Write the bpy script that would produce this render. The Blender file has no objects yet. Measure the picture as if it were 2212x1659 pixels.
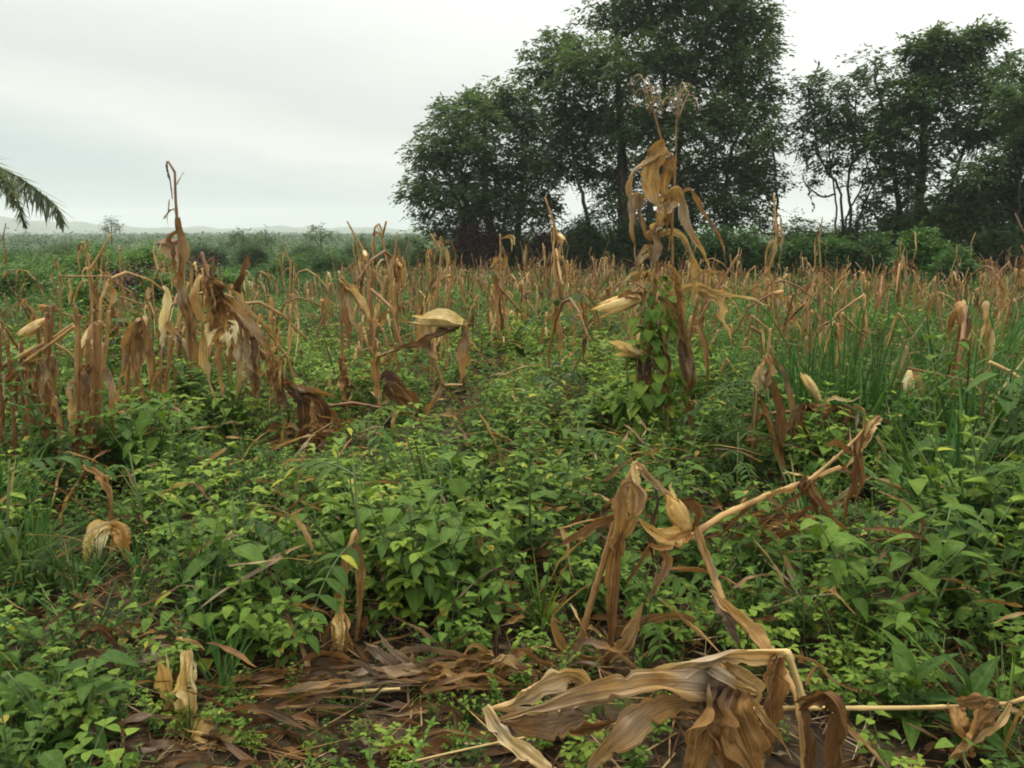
import bpy, math, random
import numpy as np
from mathutils import Vector

rng = np.random.default_rng(7)
R = math.radians
sc = bpy.context.scene
COL = sc.collection

# ------------------------------------------------------------------ camera
CAM_H, PITCH, FPX = 1.5, R(10.6), 804.0
cam = bpy.data.cameras.new('camera')
cam.sensor_width = 36.0
cam.lens = 36.0 * FPX / 1024.0
cam.clip_start, cam.clip_end = 0.05, 20000
cam_o = bpy.data.objects.new('camera', cam)
COL.objects.link(cam_o)
cam_o.location = (0, 0, CAM_H)
cam_o.rotation_euler = (math.pi / 2 - PITCH, 0, 0)
sc.camera = cam_o

# ------------------------------------------------------------------ sky, sun, exposure
SUN_EL, SUN_AZ = R(62), R(-35)          # azimuth measured from +Y towards +X
w = bpy.data.worlds.new('World'); sc.world = w; w.use_nodes = True
nt = w.node_tree; N = nt.nodes; L = nt.links
for n in list(N): N.remove(n)
out = N.new('ShaderNodeOutputWorld'); bg = N.new('ShaderNodeBackground')
sky = N.new('ShaderNodeTexSky'); sky.sky_type = 'NISHITA'; sky.sun_disc = False
sky.sun_elevation = SUN_EL; sky.sun_rotation = SUN_AZ
tc = N.new('ShaderNodeTexCoord'); sep = N.new('ShaderNodeSeparateXYZ')
L.new(tc.outputs['Generated'], sep.inputs[0])
mp = N.new('ShaderNodeMapping'); mp.inputs['Scale'].default_value = (1.3, 1.3, 6.5)
L.new(tc.outputs['Generated'], mp.inputs[0])
nz = N.new('ShaderNodeTexNoise'); nz.inputs['Scale'].default_value = 1.7; nz.inputs['Detail'].default_value = 5; nz.inputs['Roughness'].default_value = .62
L.new(mp.outputs[0], nz.inputs['Vector'])
def wmath(op, a, b):
    m = N.new('ShaderNodeMath'); m.operation = op
    for i, q in enumerate((a, b)):
        if isinstance(q, (int, float)): m.inputs[i].default_value = q
        else: L.new(q, m.inputs[i])
    return m.outputs[0]
h = wmath('ADD', sep.outputs['Z'], wmath('MULTIPLY', wmath('SUBTRACT', nz.outputs['Fac'], .5), .11))
h = wmath('ADD', h, wmath('MULTIPLY', sep.outputs['X'], .16))
cr = N.new('ShaderNodeValToRGB'); L.new(h, cr.inputs[0])
def ramp(cr, stops):
    e = cr.color_ramp.elements
    while len(e) > 1: e.remove(e[-1])
    e[0].position = stops[0][0]; e[0].color = (*stops[0][1], 1)
    for p, c in stops[1:]:
        k = e.new(p); k.color = (*c, 1)
ramp(cr, [(0.0, (.33, .375, .375)), (.03, (.39, .42, .405)), (.06, (.49, .495, .465)), (.11, (.425, .44, .415)), (.17, (.475, .49, .46)), (.25, (.58, .585, .55)), (.5, (.85, .85, .79)), (1, (1.2, 1.2, 1.1))])
mul = N.new('ShaderNodeMix'); mul.data_type = 'RGBA'; mul.blend_type = 'MULTIPLY'; mul.inputs['Factor'].default_value = 1
L.new(cr.outputs[0], mul.inputs['A']); mul.inputs['B'].default_value = (9.6, 9.6, 9.6, 1)
mix = N.new('ShaderNodeMix'); mix.data_type = 'RGBA'; mix.inputs['Factor'].default_value = .97
L.new(sky.outputs[0], mix.inputs['A']); L.new(mul.outputs['Result'], mix.inputs['B'])
L.new(mix.outputs['Result'], bg.inputs['Color']); bg.inputs['Strength'].default_value = .1
L.new(bg.outputs[0], out.inputs['Surface'])

sun = bpy.data.lights.new('sun', 'SUN'); sun.energy = 1.5; sun.angle = R(12); sun.color = (1, .94, .84)
so = bpy.data.objects.new('sun', sun); COL.objects.link(so)
sd = Vector((math.sin(SUN_AZ) * math.cos(SUN_EL), math.cos(SUN_AZ) * math.cos(SUN_EL), math.sin(SUN_EL)))
so.rotation_euler = sd.to_track_quat('Z', 'Y').to_euler(); so.location = (0, 0, 60)

vs = sc.view_settings
vs.view_transform = 'Standard'; vs.look = 'None'; vs.gamma = 1; vs.exposure = .92; vs.use_curve_mapping = False
cy = sc.cycles
cy.max_bounces = 6; cy.diffuse_bounces = 3; cy.glossy_bounces = 2; cy.transmission_bounces = 4; cy.volume_bounces = 2
cy.use_denoising = True; cy.use_adaptive_sampling = True; cy.filter_width = 1.9

# ------------------------------------------------------------------ helpers
def norm(a):
    a = np.asarray(a, float)
    return a / (np.linalg.norm(a, axis=-1, keepdims=True) + 1e-12)

def at(u, v, d):
    """world point seen at (u,v) of a 2212x1659 view of the photo, d metres ahead"""
    x = (u - 1106) / 2.16016 / FPX; y = (829.5 - v) / 2.16016 / FPX
    dr = np.array([x, math.cos(PITCH) + y * math.sin(PITCH), -math.sin(PITCH) + y * math.cos(PITCH)])
    return dr * (d / dr[1]) + np.array([0, 0, CAM_H])

def gz(x, y):
    """height of the ground"""
    f = np.clip((np.hypot(x, y) - 1.0) / 6, 0, 1)
    f = f * np.clip((60 - np.hypot(x, y)) / 40, 0, 1)
    return .05 * f * (np.sin(x * 1.3 + .4) * np.cos(y * .9) + .6 * np.sin(x * .45 - y * .6 + 1.2)) - .02 * np.clip(y - 7, 0, 40)

def lfn(x, y, s=1.0, k=0):
    """smooth field in about -1..1"""
    x = np.asarray(x) * s; y = np.asarray(y) * s
    return (np.sin(1.7 * x + .6 * y + 1.3 + k) + np.sin(-.8 * x + 1.9 * y + 4.1 + 2.3 * k) + np.sin(3.1 * x - 1.4 * y + .7 - k) * .6) / 2.6

class MB:
    def __init__(s): s.V = []; s.F = []; s.A = []; s.n = 0
    def add(s, V, F, A):
        s.V.append(np.asarray(V, float).reshape(-1, 3)); s.F.append(np.asarray(F, np.int64).reshape(-1, 4) + s.n)
        s.A.append(np.asarray(A, float).reshape(-1, 3)); s.n += len(s.V[-1]); return s
    def addm(s, o):
        if o.n: V, F, A = o.arr(); s.add(V, F, A)
        return s
    def arr(s):
        return np.concatenate(s.V), np.concatenate(s.F), np.concatenate(s.A)
    def mesh(s, name, mat, org=(0, 0, 0), smooth=True):
        V, F, A = s.arr(); V = V - np.asarray(org)
        me = bpy.data.meshes.new(name)
        me.vertices.add(len(V)); me.vertices.foreach_set('co', V.astype(np.float32).ravel())
        me.loops.add(F.size); me.loops.foreach_set('vertex_index', F.astype(np.int32).ravel())
        me.polygons.add(len(F)); me.polygons.foreach_set('loop_start', np.arange(0, F.size, 4, dtype=np.int32))
        me.polygons.foreach_set('use_smooth', np.full(len(F), smooth))
        at_ = me.attributes.new('lf', 'FLOAT_VECTOR', 'POINT'); at_.data.foreach_set('vector', A.astype(np.float32).ravel())
        me.update(calc_edges=True); me.validate()
        me.materials.append(mat); return me
    def build(s, name, mat, parent=None, smooth=True):
        if not s.n: return None
        o = bpy.data.objects.new(name, s.mesh(name, mat, parent_loc(parent), smooth)); COL.objects.link(o)
        if parent is not None: o.parent = parent
        return o

def parent_loc(p):
    l = np.zeros(3)
    while p is not None: l += np.array(p.location); p = p.parent
    return l

def thing(name, label, cat, loc=(0, 0, 0), group=None):
    o = bpy.data.objects.new(name, None); COL.objects.link(o); o.location = tuple(float(q) for q in loc)
    o.empty_display_size = .1
    o['label'] = label; o['category'] = cat
    if group: o['group'] = group
    return o
def tag(o, label, cat, group=None, kind=None):
    o['label'] = label; o['category'] = cat
    if group: o['group'] = group
    if kind: o['kind'] = kind
    return o

def gridF(n, m, closed=False):
    i = np.arange(n - 1)[:, None]; mm = m if closed else m - 1
    j = np.arange(mm)[None, :]; k = (j + 1) % m
    return np.stack([i * m + j, i * m + k, (i + 1) * m + k, (i + 1) * m + j], -1).reshape(-1, 4)

def smoothpath(P, n):
    P = np.asarray(P, float)
    if len(P) == 2: return P[0] + (P[1] - P[0]) * np.linspace(0, 1, n)[:, None]
    Q = np.vstack([2 * P[0] - P[1], P, 2 * P[-1] - P[-2]])
    seg = np.linalg.norm(np.diff(P, axis=0), axis=1); cum = np.r_[0, np.cumsum(seg)]
    s = np.linspace(0, cum[-1], n); k = np.clip(np.searchsorted(cum, s, 'right') - 1, 0, len(seg) - 1)
    t = ((s - cum[k]) / (seg[k] + 1e-9))[:, None]
    a, b, c, d = Q[k], Q[k + 1], Q[k + 2], Q[k + 3]
    return .5 * (2 * b + (c - a) * t + (2 * a - 5 * b + 4 * c - d) * t ** 2 + (3 * b - a - 3 * c + d) * t ** 3)
def linpath(P, n):
    P = np.asarray(P, float); seg = np.linalg.norm(np.diff(P, axis=0), axis=1); cum = np.r_[0, np.cumsum(seg)]
    s = np.unique(np.r_[np.linspace(0, cum[-1], n), cum])
    return np.stack([np.interp(s, cum, P[:, i]) for i in range(3)], -1), s

def frames(P, hint):
    T = norm(np.gradient(P, axis=0)); n0 = np.asarray(hint, float); Nn = np.zeros_like(P); cur = n0
    for i in range(len(P)):
        cur = cur - T[i] * np.dot(cur, T[i])
        if np.linalg.norm(cur) < 1e-4: cur = np.cross(T[i], [.3, .5, .8])
        cur = cur / np.linalg.norm(cur); Nn[i] = cur
    return T, Nn, np.cross(T, Nn)

def sn(t, f, rg):
    """smooth 1-d noise, about -1..1"""
    return (np.sin(t * f * rg.uniform(.8, 1.2) + rg.uniform(0, 6.3)) + .6 * np.sin(t * f * 2.3 + rg.uniform(0, 6.3)) + .4 * np.sin(t * f * 4.9 + rg.uniform(0, 6.3))) / 1.6

def ribbon(mb, path, w, hint=(0, -1, .3), n=14, nc=5, fold=.5, ripple=.12, twist=0., tint=.5, base=.55, tip=.03, peak=.3, rg=rng, crumple=0., pleat=0.):
    P = smoothpath(path, n); t = np.linspace(0, 1, n)
    ln = np.linalg.norm(np.diff(P, axis=0), axis=1).sum()
    if crumple:
        env = (np.sin(math.pi * np.clip(t * 1.02, 0, 1)) ** .5)[:, None]
        P = P + np.stack([sn(t, 7, rg), sn(t, 7, rg), sn(t, 8, rg)], -1) * ln * .016 * crumple * env
    T, Nn, S = frames(P, hint)
    th = twist * t + rg.uniform(-.15, .15) + (.25 + .45 * crumple) * np.sin(t * rg.uniform(4, 9) + rg.uniform(0, 6)) * min(1, abs(fold) + .3)
    c, s_ = np.cos(th)[:, None], np.sin(th)[:, None]
    S2 = S * c + Nn * s_; N2 = Nn * c - S * s_
    prof = np.where(t < peak, base + (1 - base) * np.sin(t / peak * math.pi / 2), tip + (1 - tip) * np.cos((t - peak) / (1 - peak) * math.pi / 2) ** .85)
    u = np.linspace(-1, 1, nc)
    fo = fold * (1 + (.35 + .55 * crumple) * sn(t, 6, rg))[:, None] * np.ones(nc)[None]
    el, er = 1 + .28 * crumple * sn(t, 11, rg), 1 + .28 * crumple * sn(t, 11, rg)
    if pleat > .6:
        for q in range(6):
            e = (el, er)[q % 2]; e *= 1 - rg.uniform(.2, .6) * np.exp(-((t - rg.uniform(.15, 1)) / rg.uniform(.008, .03)) ** 2)
    hw = (w * .5 * prof)[:, None] * np.where(u[None] < 0, el[:, None], er[:, None])
    ph = np.where(u < 0, rg.uniform(0, 6), rg.uniform(0, 6))[None]
    rip = ripple * hw * u[None] ** 2 * np.sin(t[:, None] * rg.uniform(14, 26) + ph) * 1.5
    if crumple:
        rip = rip + hw * crumple * (.20 * np.sin(u[None] * rg.uniform(3.5, 6) + 2.2 * sn(t, 5, rg)[:, None]) + .12 * np.sin(u[None] * 9 + t[:, None] * rg.uniform(15, 40)))
    if pleat: rip = rip + w * .5 * pleat * np.sqrt(prof)[:, None] * (.22 * np.sin(u[None] * rg.uniform(6, 9) + 1.2 * sn(t, 3, rg)[:, None]) + .12 * np.sin(u[None] * rg.uniform(11, 15) + 1.5 * sn(t, 4, rg)[:, None]))
    X = u[None] * hw * np.cos(fo); Z = np.abs(u[None]) ** 1.3 * hw * np.sin(fo) + rip
    V = P[:, None] + S2[:, None] * X[..., None] + N2[:, None] * Z[..., None]
    A = np.zeros((n, nc, 3)); A[..., 0] = u[None]; A[..., 1] = (t * ln)[:, None] + rg.uniform(0, 5)
    A[..., 2] = np.clip(tint + (.13 * sn(t, 5, rg) + .14 * (t - .5))[:, None] * crumple + .05 * crumple * u[None] * rg.normal(), .02, 1)
    mb.add(V, gridF(n, nc), A)

def tube(mb, P, r, ns=7, tint=.5, hint=(.3, -.9, .2)):
    P = np.asarray(P, float); r = np.broadcast_to(np.asarray(r, float), (len(P),)).copy()
    P = np.vstack([P[0], P, P[-1]]); r = np.r_[r[0] * .05, r, r[-1] * .05]
    Pf = P.copy(); Pf[0] = P[1] - (P[2] - P[1]) * .01; Pf[-1] = P[-2] + (P[-2] - P[-3]) * .01
    T, Nn, S = frames(Pf, hint)
    a = np.arange(ns) / ns * 2 * math.pi
    V = P[:, None] + (Nn[:, None] * np.cos(a)[None, :, None] + S[:, None] * np.sin(a)[None, :, None]) * r[:, None, None]
    ln = np.r_[0, np.cumsum(np.linalg.norm(np.diff(P, axis=0), axis=1))]
    A = np.zeros((len(P), ns, 3)); A[..., 0] = np.abs(a / math.pi - 1)[None]; A[..., 1] = ln[:, None]; A[..., 2] = tint
    mb.add(V, gridF(len(P), ns, True), A)

def cane(mb, path, r0, r1, ns=7, tint=.5, inter=.16, n=40, wob=.004, rg=rng):
    """a maize stalk: straight internodes, swollen nodes, sharp kinks kept"""
    P, s = linpath(path, n); Ltot = s[-1]
    r = r0 + (r1 - r0) * s / Ltot
    x = (s / inter) % 1.0
    r = r * (1 + .28 * np.exp(-((x - .5) * inter / .012) ** 2))
    P = P + np.stack([np.sin(s * 9 + rg.uniform(0, 6)), np.sin(s * 7 + rg.uniform(0, 6)), 0 * s], -1) * wob
    tube(mb, P, r, ns, tint)

# ------------------------------------------------------------------ materials
def mat_new(name):
    m = bpy.data.materials.new(name); m.use_nodes = True; t = m.node_tree
    for n in list(t.nodes): t.nodes.remove(n)
    return m, t.nodes, t.links
def nmix(Nn, Lk, a, b, fac, mode='MIX'):
    m = Nn.new('ShaderNodeMix'); m.data_type = 'RGBA'; m.blend_type = mode
    for k, q in (('A', a), ('B', b)):
        if isinstance(q, tuple): m.inputs[k].default_value = (*q, 1)
        else: Lk.new(q, m.inputs[k])
    if isinstance(fac, (int, float)): m.inputs['Factor'].default_value = fac
    else: Lk.new(fac, m.inputs['Factor'])
    return m.outputs['Result']
def leafmat(name, stops, streak=(22, 3, 31), samt=.45, blotch=(9, .5, (.35, .25, .2)), trans=.25, rough=.55, spec=.3, vein=None, tcol=(1.25, 1.2, .8), grey=0):
    m, Nn, Lk = mat_new(name)
    a = Nn.new('ShaderNodeAttribute'); a.attribute_name = 'lf'
    sp = Nn.new('ShaderNodeSeparateXYZ'); Lk.new(a.outputs['Vector'], sp.inputs[0])
    cr = Nn.new('ShaderNodeValToRGB'); ramp(cr, stops); Lk.new(sp.outputs['Z'], cr.inputs[0])
    col = cr.outputs[0]
    mp = Nn.new('ShaderNodeMapping'); mp.inputs['Scale'].default_value = streak; Lk.new(a.outputs['Vector'], mp.inputs[0])
    n1 = Nn.new('ShaderNodeTexNoise'); n1.inputs['Scale'].default_value = 1; n1.inputs['Detail'].default_value = 3; Lk.new(mp.outputs[0], n1.inputs['Vector'])
    mr = Nn.new('ShaderNodeMapRange'); mr.inputs[1].default_value = .3; mr.inputs[2].default_value = .7; mr.inputs[3].default_value = 1 - samt; mr.inputs[4].default_value = 1 + samt * .6
    Lk.new(n1.outputs['Fac'], mr.inputs[0])
    cm = Nn.new('ShaderNodeCombineXYZ'); 
    for i in range(3): Lk.new(mr.outputs[0], cm.inputs[i])
    col = nmix(Nn, Lk, col, cm.outputs[0], 1.0, 'MULTIPLY')
    if blotch:
        tcn = Nn.new('ShaderNodeTexCoord'); n2 = Nn.new('ShaderNodeTexNoise'); n2.inputs['Scale'].default_value = blotch[0]; n2.inputs['Detail'].default_value = 4
        Lk.new(tcn.outputs['Object'], n2.inputs['Vector'])
        m2 = Nn.new('ShaderNodeMapRange'); m2.inputs[1].default_value = .52; m2.inputs[2].default_value = .72; m2.inputs[4].default_value = blotch[1]
        Lk.new(n2.outputs['Fac'], m2.inputs[0])
        col = nmix(Nn, Lk, col, nmix(Nn, Lk, col, blotch[2], 1.0, 'MULTIPLY'), m2.outputs[0])
    if vein:
        ab = Nn.new('ShaderNodeMath'); ab.operation = 'ABSOLUTE'; Lk.new(sp.outputs['X'], ab.inputs[0])
        mv = Nn.new('ShaderNodeMapRange'); mv.inputs[1].default_value = .0; mv.inputs[2].default_value = .16; mv.inputs[3].default_value = vein[0]; mv.inputs[4].default_value = 0
        Lk.new(ab.outputs[0], mv.inputs[0]); col = nmix(Nn, Lk, col, vein[1], mv.outputs[0])
    if grey:
        n3 = Nn.new('ShaderNodeTexNoise'); n3.inputs['Scale'].default_value = 3.5; n3.inputs['Detail'].default_value = 3; Lk.new(tcn.outputs['Object'], n3.inputs['Vector'])
        hs = Nn.new('ShaderNodeHueSaturation'); hs.inputs['Saturation'].default_value = .45; hs.inputs['Value'].default_value = .92; Lk.new(col, hs.inputs['Color'])
        m3 = Nn.new('ShaderNodeMapRange'); m3.inputs[1].default_value = .5; m3.inputs[2].default_value = .66; m3.inputs[4].default_value = grey; Lk.new(n3.outputs['Fac'], m3.inputs[0])
        col = nmix(Nn, Lk, col, hs.outputs[0], m3.outputs[0])
    p = Nn.new('ShaderNodeBsdfPrincipled'); Lk.new(col, p.inputs['Base Color']); p.inputs['Roughness'].default_value = rough
    p.inputs['Specular IOR Level'].default_value = spec
    bp = Nn.new('ShaderNodeBump'); bp.inputs['Strength'].default_value = .6; bp.inputs['Distance'].default_value = .004
    Lk.new(n1.outputs['Fac'], bp.inputs['Height']); Lk.new(bp.outputs[0], p.inputs['Normal'])
    o = Nn.new('ShaderNodeOutputMaterial')
    if trans:
        tr = Nn.new('ShaderNodeBsdfTranslucent'); Lk.new(nmix(Nn, Lk, col, tcol, 1.0, 'MULTIPLY'), tr.inputs[0])
        ms = Nn.new('ShaderNodeMixShader'); ms.inputs[0].default_value = trans
        Lk.new(p.outputs[0], ms.inputs[1]); Lk.new(tr.outputs[0], ms.inputs[2]); Lk.new(ms.outputs[0], o.inputs[0])
    else: Lk.new(p.outputs[0], o.inputs[0])
    return m

M = {}
M['dry'] = leafmat('dry_maize_leaf', [(0, (.065, .032, .014)), (.3, (.20, .100, .036)), (.55, (.39, .225, .082)), (.8, (.57, .39, .17)), (1, (.76, .62, .36))],
                   streak=(24, 2.0, 31), samt=.55, blotch=(8, .8, (.40, .36, .34)), trans=.3, rough=.68, spec=.13, vein=(.25, (.55, .42, .25)), grey=.75)
M['husk'] = leafmat('pale_husk', [(0, (.34, .17, .05)), (.3, (.58, .34, .11)), (.6, (.74, .52, .20)), (1, (.84, .74, .46))],
                    streak=(14, 3, 31), samt=.35, blotch=(11, .5, (.5, .35, .25)), trans=.25, rough=.5, spec=.3)
M['stalk'] = leafmat('dry_maize_stalk', [(0, (.09, .05, .03)), (.35, (.24, .12, .045)), (.65, (.45, .27, .10)), (1, (.62, .47, .2))],
                     streak=(10, 5, 31), samt=.4, blotch=(12, .8, (.35, .25, .2)), trans=0, rough=.55, spec=.3)
GREEN = [(0, (.017, .038, .010)), (.3, (.042, .090, .016)), (.6, (.098, .178, .025)), (.85, (.20, .29, .04)), (.94, (.36, .38, .05)), (1, (.30, .17, .05))]
M['herb'] = leafmat('herb_leaf', GREEN, streak=(2.5, 60, 31), samt=.22, blotch=(16, .45, (.7, .6, .4)), trans=.28, rough=.6, spec=.13, vein=(.3, (.13, .22, .07)))
M['grass'] = leafmat('grass_blade', [(0, (.025, .06, .018)), (.5, (.06, .15, .035)), (.85, (.14, .24, .06)), (1, (.38, .32, .14))], streak=(6, 3, 31), samt=.3, blotch=None, trans=.25, rough=.6, spec=.13)
M['hstem'] = leafmat('herb_stem', [(0, (.04, .07, .025)), (.6, (.10, .16, .05)), (1, (.16, .09, .05))], streak=(4, 9, 31), samt=.3, blotch=None, trans=0, rough=.6)
M['tree'] = leafmat('tree_leaf', [(0, (.035, .065, .028)), (.4, (.062, .112, .042)), (.75, (.10, .165, .05)), (.95, (.15, .20, .06)), (1, (.20, .13, .05))], streak=(2, 3, 31), samt=.3, blotch=None, trans=.45, rough=.55, spec=.25)
M['shrub'] = leafmat('shrub_leaf', [(0, (.022, .055, .016)), (.5, (.06, .14, .028)), (1, (.13, .24, .045))], streak=(2, 3, 31), samt=.3, blotch=None, trans=.38, rough=.55, spec=.25)
M['deadleaf'] = leafmat('dead_brush', [(0, (.03, .018, .016)), (.6, (.085, .05, .04)), (1, (.2, .12, .07))], streak=(2, 3, 31), samt=.3, blotch=None, trans=.1, rough=.8)
M['bark'] = leafmat('tree_bark', [(0, (.035, .028, .022)), (1, (.13, .105, .085))], streak=(6, 2.5, 5), samt=.5, blotch=(3, .6, (.5, .5, .45)), trans=0, rough=.85, spec=.15)
M['palm'] = leafmat('palm_leaf', [(0, (.08, .11, .07)), (.6, (.13, .17, .09)), (1, (.28, .24, .12))], streak=(4, 3, 31), samt=.3, blotch=None, trans=.6, rough=.45)
M['tassel'] = leafmat('dry_tassel', [(0, (.30, .22, .12)), (1, (.55, .42, .26))], streak=(4, 9, 31), samt=.3, blotch=None, trans=.1, rough=.7)

def soilmat():
    m, Nn, Lk = mat_new('soil_and_litter')
    tcn = Nn.new('ShaderNodeTexCoord')
    def noise(s, d=5, dist=0):
        n = Nn.new('ShaderNodeTexNoise'); n.inputs['Scale'].default_value = s; n.inputs['Detail'].default_value = d; n.inputs['Distortion'].default_value = dist
        Lk.new(tcn.outputs['Object'], n.inputs['Vector']); return n.outputs['Fac']
    c1 = Nn.new('ShaderNodeValToRGB'); ramp(c1, [(.3, (.015, .012, .008)), (.5, (.035, .025, .015)), (.7, (.085, .06, .034))]); Lk.new(noise(9, 6, 1.2), c1.inputs[0])
    c2 = Nn.new('ShaderNodeValToRGB'); ramp(c2, [(.3, (.02, .045, .014)), (.5, (.038, .078, .022)), (.7, (.07, .105, .03))]); Lk.new(noise(.35, 8), c2.inputs[0])
    ln = Nn.new('ShaderNodeVectorMath'); ln.operation = 'LENGTH'; Lk.new(tcn.outputs['Object'], ln.inputs[0])
    mr = Nn.new('ShaderNodeMapRange'); mr.inputs[1].default_value = 14; mr.inputs[2].default_value = 45; Lk.new(ln.outputs['Value'], mr.inputs[0])
    col = nmix(Nn, Lk, c1.outputs[0], c2.outputs[0], mr.outputs[0])
    p = Nn.new('ShaderNodeBsdfPrincipled'); Lk.new(col, p.inputs['Base Color']); p.inputs['Roughness'].default_value = .95; p.inputs['Specular IOR Level'].default_value = .1
    bp = Nn.new('ShaderNodeBump'); bp.inputs['Strength'].default_value = .8; bp.inputs['Distance'].default_value = .03; Lk.new(noise(14, 6), bp.inputs['Height']); Lk.new(bp.outputs[0], p.inputs['Normal'])
    o = Nn.new('ShaderNodeOutputMaterial'); Lk.new(p.outputs[0], o.inputs[0]); return m
M['soil'] = soilmat()
def plainmat(name, c1, c2, scale, rough=.9):
    m, Nn, Lk = mat_new(name); tcn = Nn.new('ShaderNodeTexCoord'); n = Nn.new('ShaderNodeTexNoise'); n.inputs['Scale'].default_value = scale; n.inputs['Detail'].default_value = 8
    Lk.new(tcn.outputs['Object'], n.inputs['Vector']); c = Nn.new('ShaderNodeValToRGB'); ramp(c, [(.35, c1), (.65, c2)]); Lk.new(n.outputs['Fac'], c.inputs[0])
    p = Nn.new('ShaderNodeBsdfPrincipled'); Lk.new(c.outputs[0], p.inputs['Base Color']); p.inputs['Roughness'].default_value = rough
    o = Nn.new('ShaderNodeOutputMaterial'); Lk.new(p.outputs[0], o.inputs[0]); return m
M['hill'] = plainmat('wooded_hill', (.025, .05, .025), (.05, .085, .035), .02)
M['mud'] = plainmat('mud_wall', (.34, .17, .08), (.50, .27, .13), 3)
M['rust'] = plainmat('rusty_roof', (.09, .035, .02), (.17, .07, .04), 5)

# ------------------------------------------------------------------ ground, hills
def build_ground():
    mb = MB()
    r = np.r_[np.linspace(.0, 12, 90), np.linspace(12.5, 60, 60), np.geomspace(63, 2050, 40)]; na = 160
    a = np.arange(na) / na * 2 * math.pi
    X = r[:, None] * np.cos(a)[None]; Y = r[:, None] * np.sin(a)[None]
    Z = gz(X, Y)
    V = np.stack([X, Y, Z], -1); A = np.zeros_like(V)
    mb.add(V, gridF(len(r), na, True), A)
    o = mb.build('ground', M['soil']); o['kind'] = 'structure'
build_ground()
def build_hills():
    mb = MB(); n = 260; m = 24
    th = np.linspace(R(-75), R(75), n); s = np.linspace(0, 1, m)
    def ridge(t):
        u = np.degrees(t)
        hgt = 9 + 30 * np.exp(-((u + 36) / 9.5) ** 2) + 8 * np.exp(-((u + 14) / 8) ** 2) + 10 * np.exp(-((u - 20) / 18) ** 2)
        return hgt + 2 * np.sin(u * 1.1) + 1.2 * np.sin(u * 2.7 + 1) + .7 * np.sin(u * 7.3)
    Rr = 1350 + 650 * s[None]
    prof = np.sin(np.clip(s * 1.15, 0, 1) * math.pi / 2)[None] ** 1.3
    Hh = ridge(th)[:, None] * prof * (1 + .08 * np.sin(th[:, None] * 90 + s[None] * 11)) - 2
    V = np.stack([Rr * np.sin(th)[:, None], Rr * np.cos(th)[:, None], Hh], -1)
    mb.add(V, gridF(n, m), np.zeros_like(V)); o = mb.build('hills', M['hill']); o['kind'] = 'structure'
build_hills()

# ------------------------------------------------------------------ leaves by the thousand
def leaf_tmpl(kind='ovate', na=6, nc=3, fold=.45, droop=.2):
    t = np.linspace(0, 1, na)
    pr = {'ovate': lambda t: np.sin(math.pi * np.clip(t, 0, 1) ** .62) ** .8 * .5, 'heart': lambda t: (np.sin(np.clip(t * 4.5 + .12, 0, 1.57)) * (1 - t) ** .7) * .6,
          'lance': lambda t: np.sin(math.pi * t ** .75) * .5, 'obov': lambda t: np.sin(math.pi * t ** 1.3) ** .8 * .5,
          'blade': lambda t: .5 * (1 - t ** 2.5) * (.6 + .4 * np.sin(np.clip(t * 3, 0, 1.57)))}[kind](t)
    pr = np.maximum(pr, .018); u = np.linspace(-1, 1, nc)
    X = pr[:, None] * u[None]; Z = np.broadcast_to(-droop * (t ** 2)[:, None], X.shape); Y = np.broadcast_to(t[:, None], X.shape)
    V = np.stack([X, Y, Z, np.abs(X) * fold], -1).reshape(-1, 4)
    A = np.stack([np.broadcast_to(u[None], X.shape), Y, np.zeros_like(X)], -1).reshape(-1, 3)
    return V, gridF(na, nc), A
TM = {k: leaf_tmpl(k) for k in ('ovate', 'heart', 'lance', 'obov')}
TM['blade'] = leaf_tmpl('blade', 6, 3, .35, .0)
TM['lo'] = leaf_tmpl('ovate', 4, 2, 0, .12)
TM['lolance'] = leaf_tmpl('lance', 3, 2, 0, .15)
def inst(mb, tm, P, D, S, Wd=None, tint=.5, up=None, roll=None):
    """leaves from template tm at P, pointing along D, length S, width Wd"""
    tV, tF, tA = tm; P = np.asarray(P, float); n = len(P)
    if n == 0: return
    D = norm(D); up = np.tile([0, 0, 1.], (n, 1)) if up is None else up
    S = np.broadcast_to(np.asarray(S, float), (n,)); Wd = S if Wd is None else np.broadcast_to(np.asarray(Wd, float), (n,))
    sd = np.cross(D, up); bad = np.linalg.norm(sd, axis=1) < 1e-3; sd[bad] = [1, 0, 0]; sd = norm(sd); nn = np.cross(sd, D)
    if roll is not None:
        c, s = np.cos(roll)[:, None], np.sin(roll)[:, None]; sd, nn = sd * c + nn * s, nn * c - sd * s
    V = (tV[None, :, 0, None] * (sd * Wd[:, None])[:, None] + tV[None, :, 1, None] * (D * S[:, None])[:, None] + tV[None, :, 2, None] * (nn * S[:, None])[:, None] + tV[None, :, 3, None] * (nn * Wd[:, None])[:, None]) + P[:, None]
    A = np.broadcast_to(tA[None], (n,) + tA.shape).copy(); A[..., 2] = np.broadcast_to(np.asarray(tint, float), (n,))[:, None]
    A[..., 1] = A[..., 1] * S[:, None] + rng.uniform(0, 3, n)[:, None]
    F = tF[None] + (np.arange(n) * len(tV))[:, None, None]
    mb.add(V.reshape(-1, 3), F.reshape(-1, 4), A.reshape(-1, 3))
def sph(az, el):
    return np.stack([np.cos(az) * np.cos(el), np.sin(az) * np.cos(el), np.sin(el)], -1)

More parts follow.
